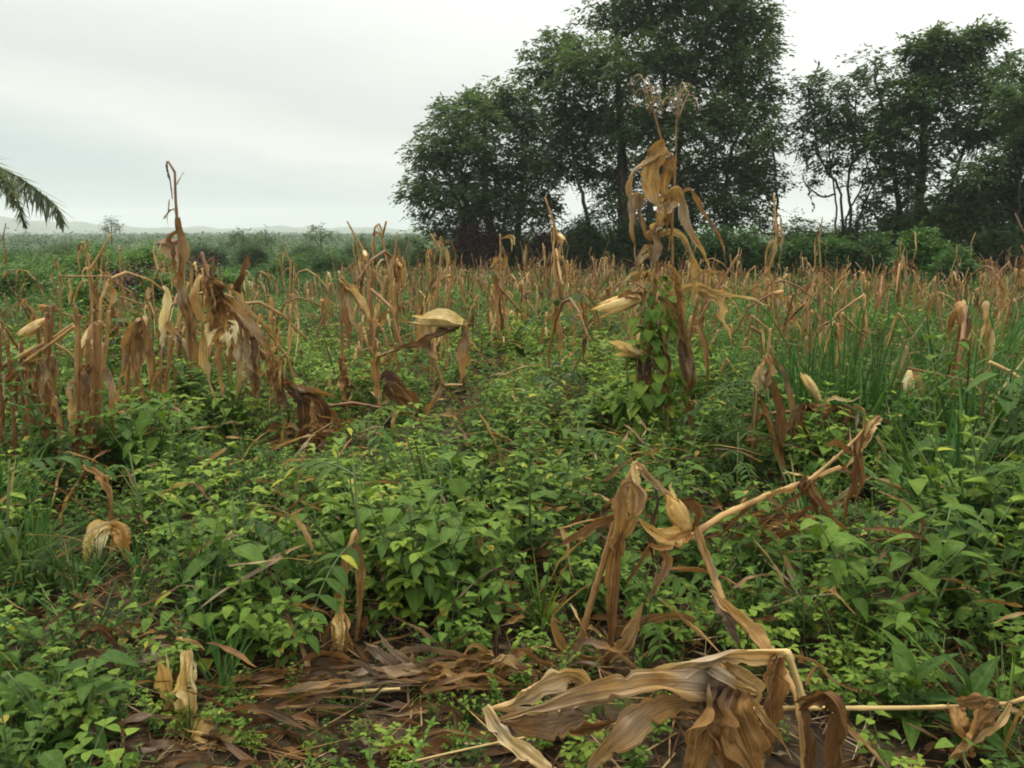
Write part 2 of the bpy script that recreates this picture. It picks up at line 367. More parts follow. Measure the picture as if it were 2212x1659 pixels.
# ---- herb prototypes: (stem MB, foliage MB); tints are relative, shifted when placed
def herb(kind, rg, hgt=.4):
    st, fo = MB(), MB()
    U = rg.uniform
    if kind == 'heart':
        for b in range(rg.integers(2, 4)):
            az = U(0, 6.28); h = hgt * U(.7, 1.1); ln = sph(np.array([az]), np.array([U(.9, 1.4)]))[0]
            pts = np.array([ln * h * t + np.array([0, 0, -.06 * h * t * t]) for t in np.linspace(0, 1, 6)])
            tube(st, pts, np.linspace(.004, .002, 6), 4, .5)
            n = int(6 + h * 16); tt = np.linspace(.2, 1, n); p0 = np.stack([np.interp(tt, np.linspace(0, 1, 6), pts[:, i]) for i in range(3)], -1)
            a = az + np.arange(n) * 2.4 + U(0, 1, n); pd = sph(a, U(.1, .7, n)); pl = U(.025, .06, n)
            for i in range(n): tube(st, np.array([p0[i], p0[i] + pd[i] * pl[i] * .6 + [0, 0, .004], p0[i] + pd[i] * pl[i]]), .0012, 3, .4)
            sz = U(.045, .085, n) * (1 - .4 * (tt - .2))
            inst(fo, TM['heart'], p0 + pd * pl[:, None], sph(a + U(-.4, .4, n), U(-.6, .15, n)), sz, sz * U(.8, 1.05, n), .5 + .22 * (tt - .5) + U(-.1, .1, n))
    elif kind == 'lance':
        for b in range(rg.integers(1, 4)):
            az = U(0, 6.28); h = hgt * U(.8, 1.2); ln = sph(np.array([az]), np.array([U(1.1, 1.5)]))[0]
            pts = np.array([ln * h * t for t in np.linspace(0, 1, 5)]); tube(st, pts, np.linspace(.005, .002, 5), 4, .6)
            n = int(5 + h * 14); tt = np.linspace(.18, 1, n)
            for i, t in enumerate(tt):
                a0 = az + i * 1.57 + U(-.2, .2); k = 2 if t < .93 else 4
                a = a0 + np.arange(k) * 6.283 / k; sz = U(.06, .10) * (1.05 - .55 * t) * (1 if k == 2 else .7)
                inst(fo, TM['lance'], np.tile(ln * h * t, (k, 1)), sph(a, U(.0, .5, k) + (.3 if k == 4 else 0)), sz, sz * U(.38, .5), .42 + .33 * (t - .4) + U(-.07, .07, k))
    elif kind == 'compound':
        for b in range(rg.integers(3, 6)):
            az = U(0, 6.28); h = hgt * U(.6, 1.1); ln = sph(np.array([az]), np.array([U(.75, 1.35)]))[0]
            tube(st, np.array([ln * h * t for t in np.linspace(0, 1, 4)]), np.linspace(.004, .0018, 4), 4, .45)
            n = int(5 + h * 14); tt = np.linspace(.3, 1, n)
            for i, t in enumerate(tt):
                a = az + i * 2.4; pd = sph(np.array([a]), np.array([U(.2, .9)]))[0]; pl = U(.03, .07); q = ln * h * t + pd * pl
                tube(st, np.array([ln * h * t, q]), .0011, 3, .4)
                k = rg.choice([3, 3, 5]); aa = a + np.linspace(-1.2, 1.2, k); sz = U(.035, .06, k)
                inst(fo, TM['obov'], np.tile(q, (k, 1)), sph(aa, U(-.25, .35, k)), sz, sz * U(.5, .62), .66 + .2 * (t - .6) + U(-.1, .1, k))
    elif kind == 'small':
        for b in range(rg.integers(5, 9)):
            az = U(0, 6.28); h = hgt * U(.5, 1); el = U(.3, 1.3); ln = sph(np.array([az]), np.array([el]))[0]
            tube(st, np.array([ln * h * t for t in np.linspace(0, 1, 4)]), np.linspace(.003, .0012, 4), 3, .5)
            n = int(14 + h * 30); t = U(.15, 1, n); p = ln[None] * h * t[:, None] + rg.normal(0, .018, (n, 3)); sz = U(.018, .036, n)
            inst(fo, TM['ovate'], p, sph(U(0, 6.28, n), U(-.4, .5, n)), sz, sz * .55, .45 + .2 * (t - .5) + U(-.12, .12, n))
    elif kind == 'pinnate':
        for b in range(rg.integers(4, 7)):
            az = U(0, 6.28); l = hgt * U(.5, .8); s0 = np.array([0, 0, hgt * U(.3, 1)]); e = U(.0, .7)
            pts = np.array([s0 + sph(np.array([az]), np.array([e - .7 * t]))[0] * l * t for t in np.linspace(0, 1, 8)])
            tube(st, pts, np.linspace(.003, .001, 8), 4, .35)
            k = 7; tt = np.linspace(.25, 1, k)
            for s in (-1, 1):
                p = np.stack([np.interp(tt, np.linspace(0, 1, 8), pts[:, i]) for i in range(3)], -1); sz = U(.055, .08, k) * (1.1 - .35 * tt)
                inst(fo, TM['lance'], p, sph(az + s * U(.95, 1.3, k), U(-.5, -.1, k)), sz, sz * .42, .22 + U(-.06, .06, k))
        tube(st, np.array([[0, 0, 0], [0, 0, hgt * .5], [.01, 0, hgt]]), [.006, .005, .003], 5, .7)
    elif kind == 'broad':
        n = rg.integers(7, 12); a = np.arange(n) * 2.4 + U(0, .5, n); e = np.linspace(.1, 1.2, n)
        sz = U(.75, 1.1, n) * hgt * .55; b0 = np.array([0, 0, .05]) + np.stack([0 * a, 0 * a, np.linspace(0, hgt * .5, n)], -1)
        tube(st, np.array([[0, 0, 0], [0, 0, hgt * .3], [.005, 0, hgt * .58]]), [.008, .006, .004], 5, .5)
        inst(fo, leaf_tmpl('ovate', 8, 5, .3, .35), b0, sph(a, e), sz, sz * U(.36, .46, n), .40 + .1 * np.sin(a) + U(-.06, .06, n))
    elif kind == 'oval':
        for b in range(rg.integers(3, 6)):
            az = U(0, 6.28); h = hgt * U(.6, 1.1); ln = sph(np.array([az]), np.array([U(.8, 1.4)]))[0]
            pts = np.array([ln * h * t + np.array([0, 0, -.1 * h * t * t]) for t in np.linspace(0, 1, 6)]); tube(st, pts, np.linspace(.006, .003, 6), 5, .6)
            n = int(6 + h * 13); tt = np.linspace(.22, 1, n); p0 = np.stack([np.interp(tt, np.linspace(0, 1, 6), pts[:, i]) for i in range(3)], -1)
            a = az + np.arange(n) * 2.4 + U(0, 1, n); pd = sph(a, U(.1, .8, n)); sz = U(.075, .125, n)
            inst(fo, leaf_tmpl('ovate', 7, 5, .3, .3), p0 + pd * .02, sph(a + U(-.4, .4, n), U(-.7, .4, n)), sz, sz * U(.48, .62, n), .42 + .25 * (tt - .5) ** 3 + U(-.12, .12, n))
    elif kind == 'grass':
        n = rg.integers(16, 30); a = U(0, 6.28, n); e = U(.75, 1.5, n); ln = hgt * U(.5, 1.15, n)
        for i in range(n):
            t = np.linspace(0, 1, 6)[:, None]; d = sph(np.array([a[i]]), np.array([e[i]]))[0]; dr = U(.1, .75)
            p = d * t * ln[i] + np.array([d[0], d[1], -1.]) * (t ** 2.2) * ln[i] * dr * .55 + rg.normal(0, .012, 3) * [1, 1, 0]
            ribbon(fo, p, U(.006, .013), hint=(d[0], d[1], 1.5), n=6, nc=3, fold=.4, ripple=0, twist=U(-.5, .5), tint=float(np.clip(.5 + U(-.25, .3), 0, .9)), base=.8, peak=.2, rg=rg)
    elif kind == 'drygrass':
        n = rg.integers(10, 18)
        for i in range(n):
            a = U(0, 6.28); ln = hgt * U(.5, 1.3); d = sph(np.array([a]), np.array([U(.1, .7)]))[0]; t = np.linspace(0, 1, 5)[:, None]
            p = d * t * ln + np.array([0, 0, -1]) * t ** 2 * ln * U(.1, .5); p[:, 2] = np.maximum(p[:, 2], .005)
            ribbon(fo, p, U(.006, .02), hint=(0, 0, 1), n=5, nc=3, fold=.4, ripple=.1, tint=U(.3, .9), rg=rg)
    if kind not in ('oval', 'broad'):
      for A in fo.A: A[(A[:, 2] * 9973.7) % 1 < .03, 2] = 2.
    return st, fo

def place(mb, arr, x, y, rot, s, dt, lean=(0, 0), zoff=0., ts=1.):
    V, F, A = arr; c, q = math.cos(rot), math.sin(rot)
    W = np.stack([V[:, 0] * c - V[:, 1] * q + V[:, 2] * lean[0], V[:, 0] * q + V[:, 1] * c + V[:, 2] * lean[1], V[:, 2]], -1) * s
    W += [x, y, float(gz(x, y)) + zoff]
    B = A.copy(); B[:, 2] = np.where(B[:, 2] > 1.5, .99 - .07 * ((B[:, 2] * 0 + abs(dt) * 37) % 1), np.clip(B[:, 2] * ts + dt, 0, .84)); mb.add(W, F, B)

exec_order = []
PROTO = {}
for kind, nvar, hg in (('heart', 5, .36), ('lance', 5, .42), ('compound', 5, .34), ('small', 4, .30), ('pinnate', 3, .45), ('broad', 3, .32), ('oval', 3, .42), ('grass', 6, .38), ('drygrass', 3, .3)):
    PROTO[kind] = [herb(kind, np.random.default_rng(100 + 10 * i + len(kind)), hg) for i in range(nvar)]

def clear_of(x, y):
    """0 where the photo shows bare litter and dry leaves, 1 in the thick weeds"""
    k = 1.0
    if y < 2.75 and x < .25: k = 1. if x < -.7 else (.86 if x < -.05 else .75)          # litter in the lower left foreground
    if y < 2.3 and -.05 < x < 1.0: k = .35
    return k

KEEP = [(170, 1010, 295, 1240, 3.45, .45), (690, 1130, 810, 1490, 2.78, .12), (340, 1400, 540, 1620, 2.28, .3), (1190, 1000, 1560, 1440, 2.55, .45), (1050, 1400, 1850, 1659, 1.95, .15), (1560, 900, 1900, 1150, 2.9, .5), (90, 700, 230, 1060, 4.5, .6),
        (810, 680, 1010, 960, 5.7, .55), (430, 590, 740, 950, 5.5, .55), (1600, 770, 1870, 1060, 4.6, .55), (1300, 600, 1500, 960, 5.2, .6), (560, 1450, 1180, 1540, 2.35, .4), (1850, 1500, 2212, 1560, 2.0, .3)]
def crowding(x, y, s):
    """weeds were trampled low in front of the fallen maize"""
    f = 1.0
    for u0, v0, u1, v1, d, k in KEEP:
        if y > d or y < max(.9, d - 1.15): continue
        c = math.cos(PITCH); q = math.sin(PITCH); dep = y * c + (CAM_H - .3 * s) * q
        u = 1106 + x / dep * PXM; vt = 829.5 - ((.38 * s - CAM_H) * c + y * q) / dep * PXM; m = .16 * s / dep * PXM
        if u0 - m < u < u1 + m and vt < v1: f = min(f, k)
    return f
PXM = 2.16016 * FPX
def scatter_ground():
    hb, gr, hs, dl = MB(), MB(), MB(), MB()
    rg = np.random.default_rng(11)
    kinds = ['heart', 'lance', 'compound', 'small', 'pinnate', 'oval', 'grass', 'drygrass']
    arrs = {k: [(a.arr() if a.n else None, b.arr()) for a, b in PROTO[k]] for k in kinds}
    def one(x, y, s, stems=True):
        f1, f2, f3 = float(lfn(x, y, .8)), float(lfn(x, y, .7, 2)), float(lfn(x, y, 1.3, 5))
        left = np.clip((-x - .2) / 2.5, 0, 1); right = np.clip((x - .8) / 2, 0, 1)
        wts = np.array([1.3 + f1, 1.2 + f2 + right, 1.3 + f3 - .6 * right, 1.0 - f1 * .4, .25, .10 + .25 * right * (y < 4), .7 + left * (2.6 if y < 4.2 else .4) + .6 * right * (y > 4), .35 + .5 * left * (y < 4)])
        wts[6] += .5 * right; wts = np.clip(wts, .02, None); k = rg.choice(kinds, p=wts / wts.sum())
        a, b = arrs[k][rg.integers(len(arrs[k]))]
        hvar = .86 + .36 * f2 + .16 * f1
        sc_ = s * max(.45, hvar) * float(np.clip(rg.lognormal(-.12, .28), .45, 1.7)) * (1 + .3 * max(0., float(lfn(x, y, 1.9, 9)))); fc = crowding(x, y, sc_)
        if y < 2.7: sc_ = min(sc_, .85)
        if fc < 1 and rg.uniform() > fc + .45: return
        sc_ *= max(fc, .36); rot = rg.uniform(0, 6.28); lean = rg.normal(0, .12, 2)
        dt = .10 * f3 + rg.normal(0, .10) - .05 * right - (.12 if clear_of(x, y) < 1 and x < -.7 else 0) + (.12 if rg.uniform() < .08 else 0)
        if k == 'grass': sc_ *= 1.7 if (right > .25 and y > 3.4) else (1.25 if left > .2 else 1.1)
        if k == 'grass': place(gr, b, x, y, rot, sc_, dt, lean)
        elif k == 'drygrass': place(dl, b, x, y, rot, sc_, dt, lean)
        else:
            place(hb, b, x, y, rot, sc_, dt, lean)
            if stems and a is not None: place(hs, a, x, y, rot, sc_, 0, lean)
    # thick near cover
    for (y0, y1, dens, s) in ((1.5, 4, 60, 1.12), (4, 7, 48, 1.12), (7, 12, 30, 1.0)):
        area = (y1 - y0) * (1.36 * (y0 + y1) / 2 + 3.0); n = int(area * dens)
        Y = rg.uniform(y0, y1, n); X = rg.uniform(-1, 1, n) * (.68 * Y + 1.5)
        for x, y in zip(X, Y):
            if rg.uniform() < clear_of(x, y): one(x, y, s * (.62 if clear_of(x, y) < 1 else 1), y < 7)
    for q in range(110):                                            # small weeds pushing through the litter
        x, y = rg.uniform(-1.7, .35), rg.uniform(1.85, 2.6); k = rg.choice(['heart', 'small', 'compound', 'grass', 'lance']); a, b = arrs[k][rg.integers(len(arrs[k]))]
        rot = rg.uniform(0, 6.28); sc_ = rg.uniform(.22, .42); ln = rg.normal(0, .15, 2); dt = rg.normal(-.02, .08)
        place(gr if k == 'grass' else hb, b, x, y, rot, sc_, dt, ln)
        if a is not None and k != 'grass': place(hs, a, x, y, rot, sc_, 0, ln)
    # farther off: coarse leaves
    for (y0, y1, dens, lf, ls, hh) in ((11.5, 22, 26, 11, .085, .48), (22, 48, 9, 11, .15, .55), (48, 75, 3.2, 12, .28, .8)):
        area = (y1 - y0) * (1.36 * (y0 + y1) / 2 + 6); n = int(area * dens)
        Y = rg.uniform(y0, y1, n); X = rg.uniform(-1, 1, n) * (.68 * Y + 3)
        f2 = lfn(X, Y, .35, 2); f1 = lfn(X, Y, .22, 4)
        hp = hh * (.75 + .35 * f2) * rg.uniform(.6, 1.25, n)
        P = np.repeat(np.stack([X, Y, gz(X, Y)], -1), lf, 0); m = len(P); hrep = np.repeat(hp, lf)
        P += np.stack([rg.normal(0, .12 * (1 + y0 / 30), m), rg.normal(0, .12 * (1 + y0 / 30), m), hrep * rg.uniform(.1, 1, m) ** .7], -1)
        S = ls * rg.uniform(.6, 1.3, m); tn = np.repeat((.44 if y0 < 20 else .33) + .16 * f1 + rg.normal(0, .12, n), lf) + rg.normal(0, .07, m)
        gsel = rg.uniform(size=m) < .38
        inst(hb, TM['lo'], P[~gsel], sph(rg.uniform(0, 6.28, m), rg.uniform(-.4, .8, m))[~gsel], S[~gsel], S[~gsel] * .6, np.clip(tn, .05, .9)[~gsel])
        inst(gr, TM['lolance'], P[gsel], sph(rg.uniform(0, 6.28, m), rg.uniform(.6, 1.45, m))[gsel], S[gsel] * 1.9, S[gsel] * .2, np.clip(tn + .08, .05, .97)[gsel])
    # dry litter lying on the soil
    # straws and torn bits caught among the weeds
    n = 2600; Y = rg.uniform(2.4, 14, n); X = rg.uniform(-1, 1, n) * (.68 * Y + 1)
    for x, y in zip(X, Y):
        a = rg.uniform(0, 6.28); e = rg.normal(.1, .45); ln = rg.uniform(.08, .4) * (1 + y / 14); z = float(gz(x, y)) + rg.uniform(.05, .38); d = sph(np.array([a]), np.array([e]))[0]
        p = np.array([[x, y, z] + d * ln * t + np.array([0, 0, -.25 * ln]) * t * t for t in (0, .5, 1)])
        ribbon(dl, p, rg.uniform(.006, .03), hint=(rg.normal(0, .4), rg.normal(0, .4), 1), n=8, nc=3, fold=rg.uniform(.3, 1), ripple=.1, twist=rg.normal(0, 1), tint=rg.uniform(.08, .8), rg=rg, crumple=1.)
    # fine broken straw on the soil
    n = 5200; Y = rg.uniform(1.5, 4.2, n); X = rg.uniform(-1, 1, n) * (.68 * Y + .8)
    for x, y in zip(X, Y):
        a = rg.uniform(0, 6.28); ln = rg.uniform(.03, .3) ; z = float(gz(x, y)) + rg.uniform(.004, .03); d = sph(np.array([a]), np.array([rg.normal(0, .2)]))[0]
        ribbon(dl, [[x, y, z] + d * ln * t for t in (0, .5, 1)], rg.uniform(.002, .009), hint=(0, 0, 1), n=3, nc=2, fold=0, ripple=0, tint=rg.uniform(.05, .9), rg=rg)
    n = 2600; Y = rg.uniform(1.5, 9, n) ** 1.0; X = rg.uniform(-1, 1, n) * (.68 * Y + 1.2)
    for x, y in zip(X, Y):
        if y > 3 and rg.uniform() < .45: continue
        a = rg.uniform(0, 6.28); ln = rg.uniform(.1, .42); z = float(gz(x, y)) + rg.uniform(.005, .05 if clear_of(x, y) == 1 else .035)
        d = np.array([math.cos(a), math.sin(a), rg.normal(0, .08)]); cv = np.array([-d[1], d[0], 0]) * rg.normal(0, .12)
        p = np.array([[x, y, z] + d * ln * t + cv * ln * t * t + [0, 0, .03 * math.sin(t * 5 + a)] for t in (0, .35, .7, 1)])
        p[:, 2] = np.maximum(p[:, 2], z - .004)
        ribbon(dl, p, rg.uniform(.008, .034), hint=(rg.normal(0, .4), rg.normal(0, .4), 1), n=8, nc=3, fold=rg.uniform(.2, .9), ripple=.2, twist=rg.normal(0, 1.2), tint=rg.uniform(.04, .6), rg=rg, crumple=1.)
    nleaf = sum(len(f) for f in hb.F); hb.addm(hs); o = hb.build('ground_cover', M['herb']); o.data.materials.append(M['hstem'])
    mi = np.zeros(len(o.data.polygons), np.int32); mi[nleaf:] = 1; o.data.polygons.foreach_set('material_index', mi)
    tag(o, 'dense low leafy green weeds covering the whole field floor', 'weeds', kind='stuff')
    tag(gr.build('grass', M['grass']), 'green grass blades growing among the weeds', 'grass', kind='stuff')
    tag(dl.build('dry_litter', M['dry']), 'brown dry maize leaf litter lying on the soil', 'leaf litter', kind='stuff')
scatter_ground()

# ------------------------------------------------------------------ maize parts
def ear(parent, base, tip, r=.03, tint=.6, open_=.35, mbs=None, rg=rng, n=7, name='ear', part=None):
    """a husked maize cob; the loose husk leaves open towards its tip"""
    base, tip = np.asarray(base, float), np.asarray(tip, float); ax = tip - base; Ln = np.linalg.norm(ax); ax /= Ln
    s1 = norm(np.cross(ax, [.2, .9, .35])); s2 = np.cross(ax, s1)
    body = MB(); t = np.linspace(0, 1, 12)
    tube(body, base + ax * Ln * .9 * t[:, None], r * np.maximum(.12, np.sin(math.pi * np.clip(t * .86 + .1, 0, 1)) ** .7), 10, tint * .95)
    hk = MB()
    for i in range(n):
        a = i * 2.4 + rg.uniform(-.3, .3); d = s1 * math.cos(a) + s2 * math.sin(a); op = open_ * rg.uniform(.2, 1.2); k = rg.uniform(.85, 1.2)
        p = [base + d * r * .25, base + ax * Ln * .3 * k + d * r * 1.05, base + ax * Ln * .68 * k + d * r * (1.05 + op), base + ax * Ln * 1.02 * k + d * r * (.35 + 2.4 * op)]
        ribbon(hk, p, r * rg.uniform(1.5, 2.3), hint=d, n=10, nc=5, fold=-rg.uniform(.35, .7), ripple=.08, tint=float(np.clip(tint + rg.normal(0, .14), .05, 1)), base=.5, peak=.45, rg=rg)
    if mbs is not None: mbs.addm(body); mbs.addm(hk); return
    e = body.build(name, M['husk'], parent)
    hk.build('husk', M['husk'], e)
    return e

def uv(pts): return [at(*p) for p in pts]
def plant(name, label, cat, u, v, d, group=None):
    p = at(u, v, d); p[2] = float(gz(p[0], p[1]))
    return thing(name, label, cat, p, group)
def c_stalk(T, pts, r0, r1, tint=.5, inter=.15, part='stalk'):
    mb = MB(); cane(mb, uv(pts), r0, r1, 8, tint, inter, n=60); return mb.build(part, M['stalk'], T)
def c_leaf(T, pts, wd, tint=.55, fold=.6, twist=0., hint=(0, -1, .35), ripple=.14, part='dry_leaf', mat='dry', base=.55, peak=.3, n=34, tip=.03, nc=9):
    k = 1.0 if pts[0][2] > 3.9 else 1.05
    mb = MB(); ribbon(mb, uv(pts), wd * k, hint, max(n, 34) if pts[0][2] > 3.9 else 72, max(nc, 7) if pts[0][2] > 3.9 else 15, fold * 1.15, ripple, twist, tint + float(rng.normal(0, .07)), base, tip, peak, crumple=(.85 if pts[0][2] > 3.9 else .27) if mat == 'dry' else .3, pleat=.3 if pts[0][2] > 3.9 else .75); return mb.build(part, M[mat], T)
def c_ear(T, b, t, r=.03, tint=.6, open_=.35, n=7):
    return ear(T, at(*b), at(*t), r, tint, open_, n=n)

exec_order.append('heroes')
def heroes():
    # ---- the tall maize plant right of centre with its tassels, wrapped in a vine
    d = 5.3
    T = plant('maize_plant', 'tallest dry maize plant, two feathery tassels on top, vine climbing its lower half', 'maize plant', 1395, 980, d)
    c_stalk(T, [(1392, 985, d), (1400, 860, d), (1405, 720, d), (1415, 600, d), (1428, 470, d), (1436, 330, d + .03), (1412, 235, d + .04), (1404, 180, d + .04)], .019, .0045, .4)
    c_stalk(T, [(1420, 985, d + .12), (1440, 760, d + .12), (1452, 560, d + .1), (1457, 380, d + .1), (1462, 260, d + .1), (1466, 200, d + .1)], .014, .003, .5)
    rg = np.random.default_rng(3)
    for (u0, v0, top, dd) in ((1404, 250, 150, d + .04), (1466, 270, 190, d + .1)):
        mb = MB()
        for i in range(13):
            s = rg.uniform(0, .6); b = np.array([u0 + rg.normal(0, 1), v0 - (v0 - top) * s]); sx = rg.choice([-1, 1]) * rg.uniform(8, 46); upv = rg.uniform(18, 60)
            p = [at(b[0], b[1], dd), at(b[0] + sx * .4, b[1] - upv, dd + rg.normal(0, .04)), at(b[0] + sx * .8, b[1] - upv * .9, dd + rg.normal(0, .07)), at(b[0] + sx, b[1] - upv * .75 + rg.uniform(0, 20), dd + rg.normal(0, .1))]
            P = smoothpath(p, 9); tube(mb, P, np.linspace(.0026, .0012, 9), 4, rg.uniform(0, 1))
            k = 14; q = P[rg.integers(2, 9, k)]; inst(mb, TM['lo'], q + rg.normal(0, .004, (k, 3)), rg.normal(0, 1, (k, 3)) - [0, 0, .6], .016, .006, rg.uniform(.2, 1, k))
        mb.build('tassel', M['tassel'], T)
    c_leaf(T, [(1432, 330, d), (1428, 318, d - .08), (1400, 345, d - .14), (1370, 360, d - .16), (1357, 400, d - .16), (1362, 440, d - .15), (1362, 480, d - .14)], .07, .62, .75, .6)
    c_leaf(T, [(1440, 322, d), (1420, 330, d - .1), (1405, 370, d - .12), (1410, 420, d - .1), (1424, 455, d - .08)], .14, .58, .35, .3, peak=.45)
    c_leaf(T, [(1455, 340, d), (1440, 365, d - .06), (1436, 400, d - .06), (1440, 440, d - .05)], .10, .42, .5, -.4)
    c_leaf(T, [(1412, 500, d), (1394, 510, d - .06), (1380, 470, d - .08), (1375, 435, d - .08), (1374, 424, d - .08), (1369, 500, d - .1), (1372, 560, d - .1), (1378, 590, d - .1)], .085, .5, .7, .3)
    c_leaf(T, [(1420, 465, d), (1440, 430, d - .08), (1462, 408, d - .12), (1476, 425, d - .14), (1482, 480, d - .16), (1505, 530, d - .18), (1528, 575, d - .2), (1545, 600, d - .2)], .08, .6, .7, .5)
    c_leaf(T, [(1410, 500, d), (1428, 480, d - .1), (1452, 440, d - .12), (1470, 415, d - .1)], .12, .64, .3, .6, peak=.5, base=.4)
    c_leaf(T, [(1470, 420, d - .1), (1492, 412, d - .06), (1510, 455, d), (1545, 500, d + .02), (1560, 530, d + .02), (1568, 575, d + .02)], .05, .5, .8, .8)
    c_leaf(T, [(1424, 510, d), (1440, 498, d - .08), (1475, 510, d - .1), (1492, 560, d - .12), (1500, 620, d - .12), (1503, 662, d - .12)], .07, .7, .6, -.5)
    c_leaf(T, [(1420, 520, d), (1405, 505, d - .06), (1415, 525, d - .1), (1408, 570, d - .1), (1400, 600, d - .1)], .1, .55, .5, .3)
    c_leaf(T, [(1425, 640, d), (1448, 660, d - .05), (1475, 720, d - .1), (1488, 790, d - .12), (1482, 860, d - .12)], .12, .42, .6, .9)
    c_leaf(T, [(1440, 575, d), (1455, 590, d - .06), (1466, 660, d - .09), (1470, 700, d - .09), (1462, 745, d - .1)], .085, .45, .7, .6)
    c_leaf(T, [(1470, 730, d - .02), (1486, 800, d - .08), (1478, 870, d - .1), (1492, 920, d - .1), (1495, 960, d - .08)], .10, .3, .6, 1.2)
    c_leaf(T, [(1430, 800, d - .02), (1440, 840, d - .12), (1437, 900, d - .14), (1442, 950, d - .14)], .07, .62, .6, .4)
    c_leaf(T, [(1510, 630, d + .05), (1550, 650, d - .02), (1560, 690, d - .04), (1580, 735, d - .06)], .085, .8, .5, .8)
    c_leaf(T, [(1440, 640, d), (1500, 618, d), (1560, 632, d), (1620, 650, d + .02), (1665, 662, d + .02)], .07, .66, .7, .5)
    for i in range(7):
        a = rg.uniform(-1, 1); c_leaf(T, [(1535, 585, d - .18), (1535 + 25 * a, 590, d - .2), (1535 + 45 * a, 600 + 20 * rg.uniform(), d - .2)], .02, .65, .4, 0, n=8, nc=3)
    for i in range(8):
        a = rg.uniform(-1, 1); c_leaf(T, [(1395, 600, d), (1390 + 25 * a, 590, d - .06), (1385 + 50 * a, 600 + 25 * rg.uniform(-.3, 1), d - .1)], .03, .75, .4, 0, n=8, nc=3)
    c_ear(T, (1392, 640, d - .06), (1300, 668, d - .14), .04, .55, .5)
    c_ear(T, (1395, 765, d - .04), (1330, 750, d - .12), .03, .6, .6, 5)
    c_leaf(T, [(1395, 630, d - .05), (1372, 636, d - .1), (1345, 640, d - .12), (1330, 655, d - .1)], .08, .2, .6, .4)
    c_leaf(T, [(1400, 770, d - .05), (1390, 800, d - .1), (1398, 860, d - .1)], .1, .25, .5, .2)
    c_leaf(T, [(1375, 895, d - .2), (1385, 915, d - .25), (1400, 930, d - .28), (1420, 935, d - .3)], .03, .85, .6, .3)
    for i in range(26):
        v = rg.uniform(420, 900); u = np.interp(v, [420, 900], [1432, 1400]) + rg.normal(0, 10); a = rg.choice([-1, 1]) * rg.uniform(8, 42); l = rg.uniform(30, 110)
        c_leaf(T, [(u, v, d + .02), (u + a * .5, v - rg.uniform(0, 10), d - .07), (u + a, v + l * .4, d - .1), (u + a * rg.uniform(.6, 1.2), v + l, d - .1)], rg.uniform(.015, .05), rg.uniform(.25, .75), .8, rg.normal(0, .9), n=14, nc=5)
    # vine
    V = plant('climbing_vine', 'green heart leaved vine winding up the tall tasselled maize plant', 'vine', 1395, 985, d - .08)
    st, fo = MB(), MB(); rg = np.random.default_rng(5)
    for s in range(3):
        t = np.linspace(0, 1, 40); top = (590, 690, 640)[s]
        ctr = np.array([at(1392 + 20 * q, 985 - (985 - top) * q, d) for q in t]); ph = rg.uniform(0, 6); rad = .05 + .03 * (1 - t)
        p = ctr + np.stack([np.cos(t * 16 + ph) * rad, np.sin(t * 16 + ph) * rad - .02, 0 * t], -1); tube(st, p, .003, 4, .5)
        n = 130; q = np.minimum((40 * rg.uniform(0, 1, n) ** 1.5).astype(int), 39); low = 1 - t[q]; a = rg.uniform(0, 6.28, n); pd = sph(a, rg.uniform(-.2, .6, n)); pl = rg.uniform(.03, .09, n) * (1 + 2.2 * low ** 1.5)
        sz = rg.uniform(.06, .10, n) * (1 + .35 * low)
        inst(fo, TM['heart'], p[q] + pd * pl[:, None], sph(a + rg.normal(0, .4, n), rg.uniform(-1.1, -.1, n)), sz, sz * .95, np.clip(rg.normal(.64, .12, n), .3, .9))
    st.build('stem', M['hstem'], V); fo.build('foliage', M['herb'], V)

    # ---- left tall broken stalk
    d = 6.6
    T = plant('maize_plant', 'tall leafless looking dry maize stalk on the left, snapped top against the sky', 'maize plant', 418, 905, d)
    c_stalk(T, [(420, 905, d), (412, 780, d), (402, 660, d), (390, 560, d), (383, 470, d), (379, 400, d), (377, 372, d), (362, 348, d)], .026, .008, .4)
    c_stalk(T, [(362, 348, d), (360, 362, d), (366, 385, d - .02), (371, 430, d - .02)], .007, .004, .35, part='broken_top')
    c_leaf(T, [(360, 355, d), (361, 370, d - .03), (367, 392, d - .03)], .03, .3, .9, .2)
    c_leaf(T, [(376, 452, d), (366, 458, d - .02), (352, 474, d - .04)], .035, .45, .9, .1)
    c_leaf(T, [(379, 402, d), (390, 385, d), (402, 364, d)], .014, .6, .8, 0)
    c_leaf(T, [(366, 430, d), (362, 470, d), (365, 492, d)], .012, .5, .8, 0)
    c_leaf(T, [(383, 470, d - .02), (392, 520, d - .05), (402, 600, d - .05), (408, 680, d - .05), (420, 790, d - .05)], .12, .5, .8, .2, base=.3, peak=.5)
    c_leaf(T, [(388, 540, d - .02), (396, 600, d - .06), (410, 690, d - .08), (412, 770, d - .08)], .12, .35, .9, -.3, base=.4, peak=.5)
    c_leaf(T, [(384, 500, d), (370, 515, d - .05), (372, 560, d - .07), (378, 590, d - .07)], .08, .2, .6, .5)
    c_leaf(T, [(400, 640, d), (420, 670, d - .1), (425, 740, d - .14), (430, 800, d - .1)], .07, .4, .7, .4)
    # ---- left arching plant with curtains of leaves
    d = 5.7
    T = plant('maize_plant', 'arching dry maize plant left of centre, curtain of leaves and split pale husk', 'maize plant', 720, 940, d)
    c_stalk(T, [(735, 955, d), (690, 905, d), (650, 870, d), (610, 825, d), (560, 755, d), (520, 695, d), (480, 640, d), (450, 600, d), (436, 545, d + .05)], .020, .011, .35)
    c_stalk(T, [(690, 880, d - .02), (760, 870, d - .05), (850, 885, d - .1), (900, 893, d - .1)], .012, .007, .3)
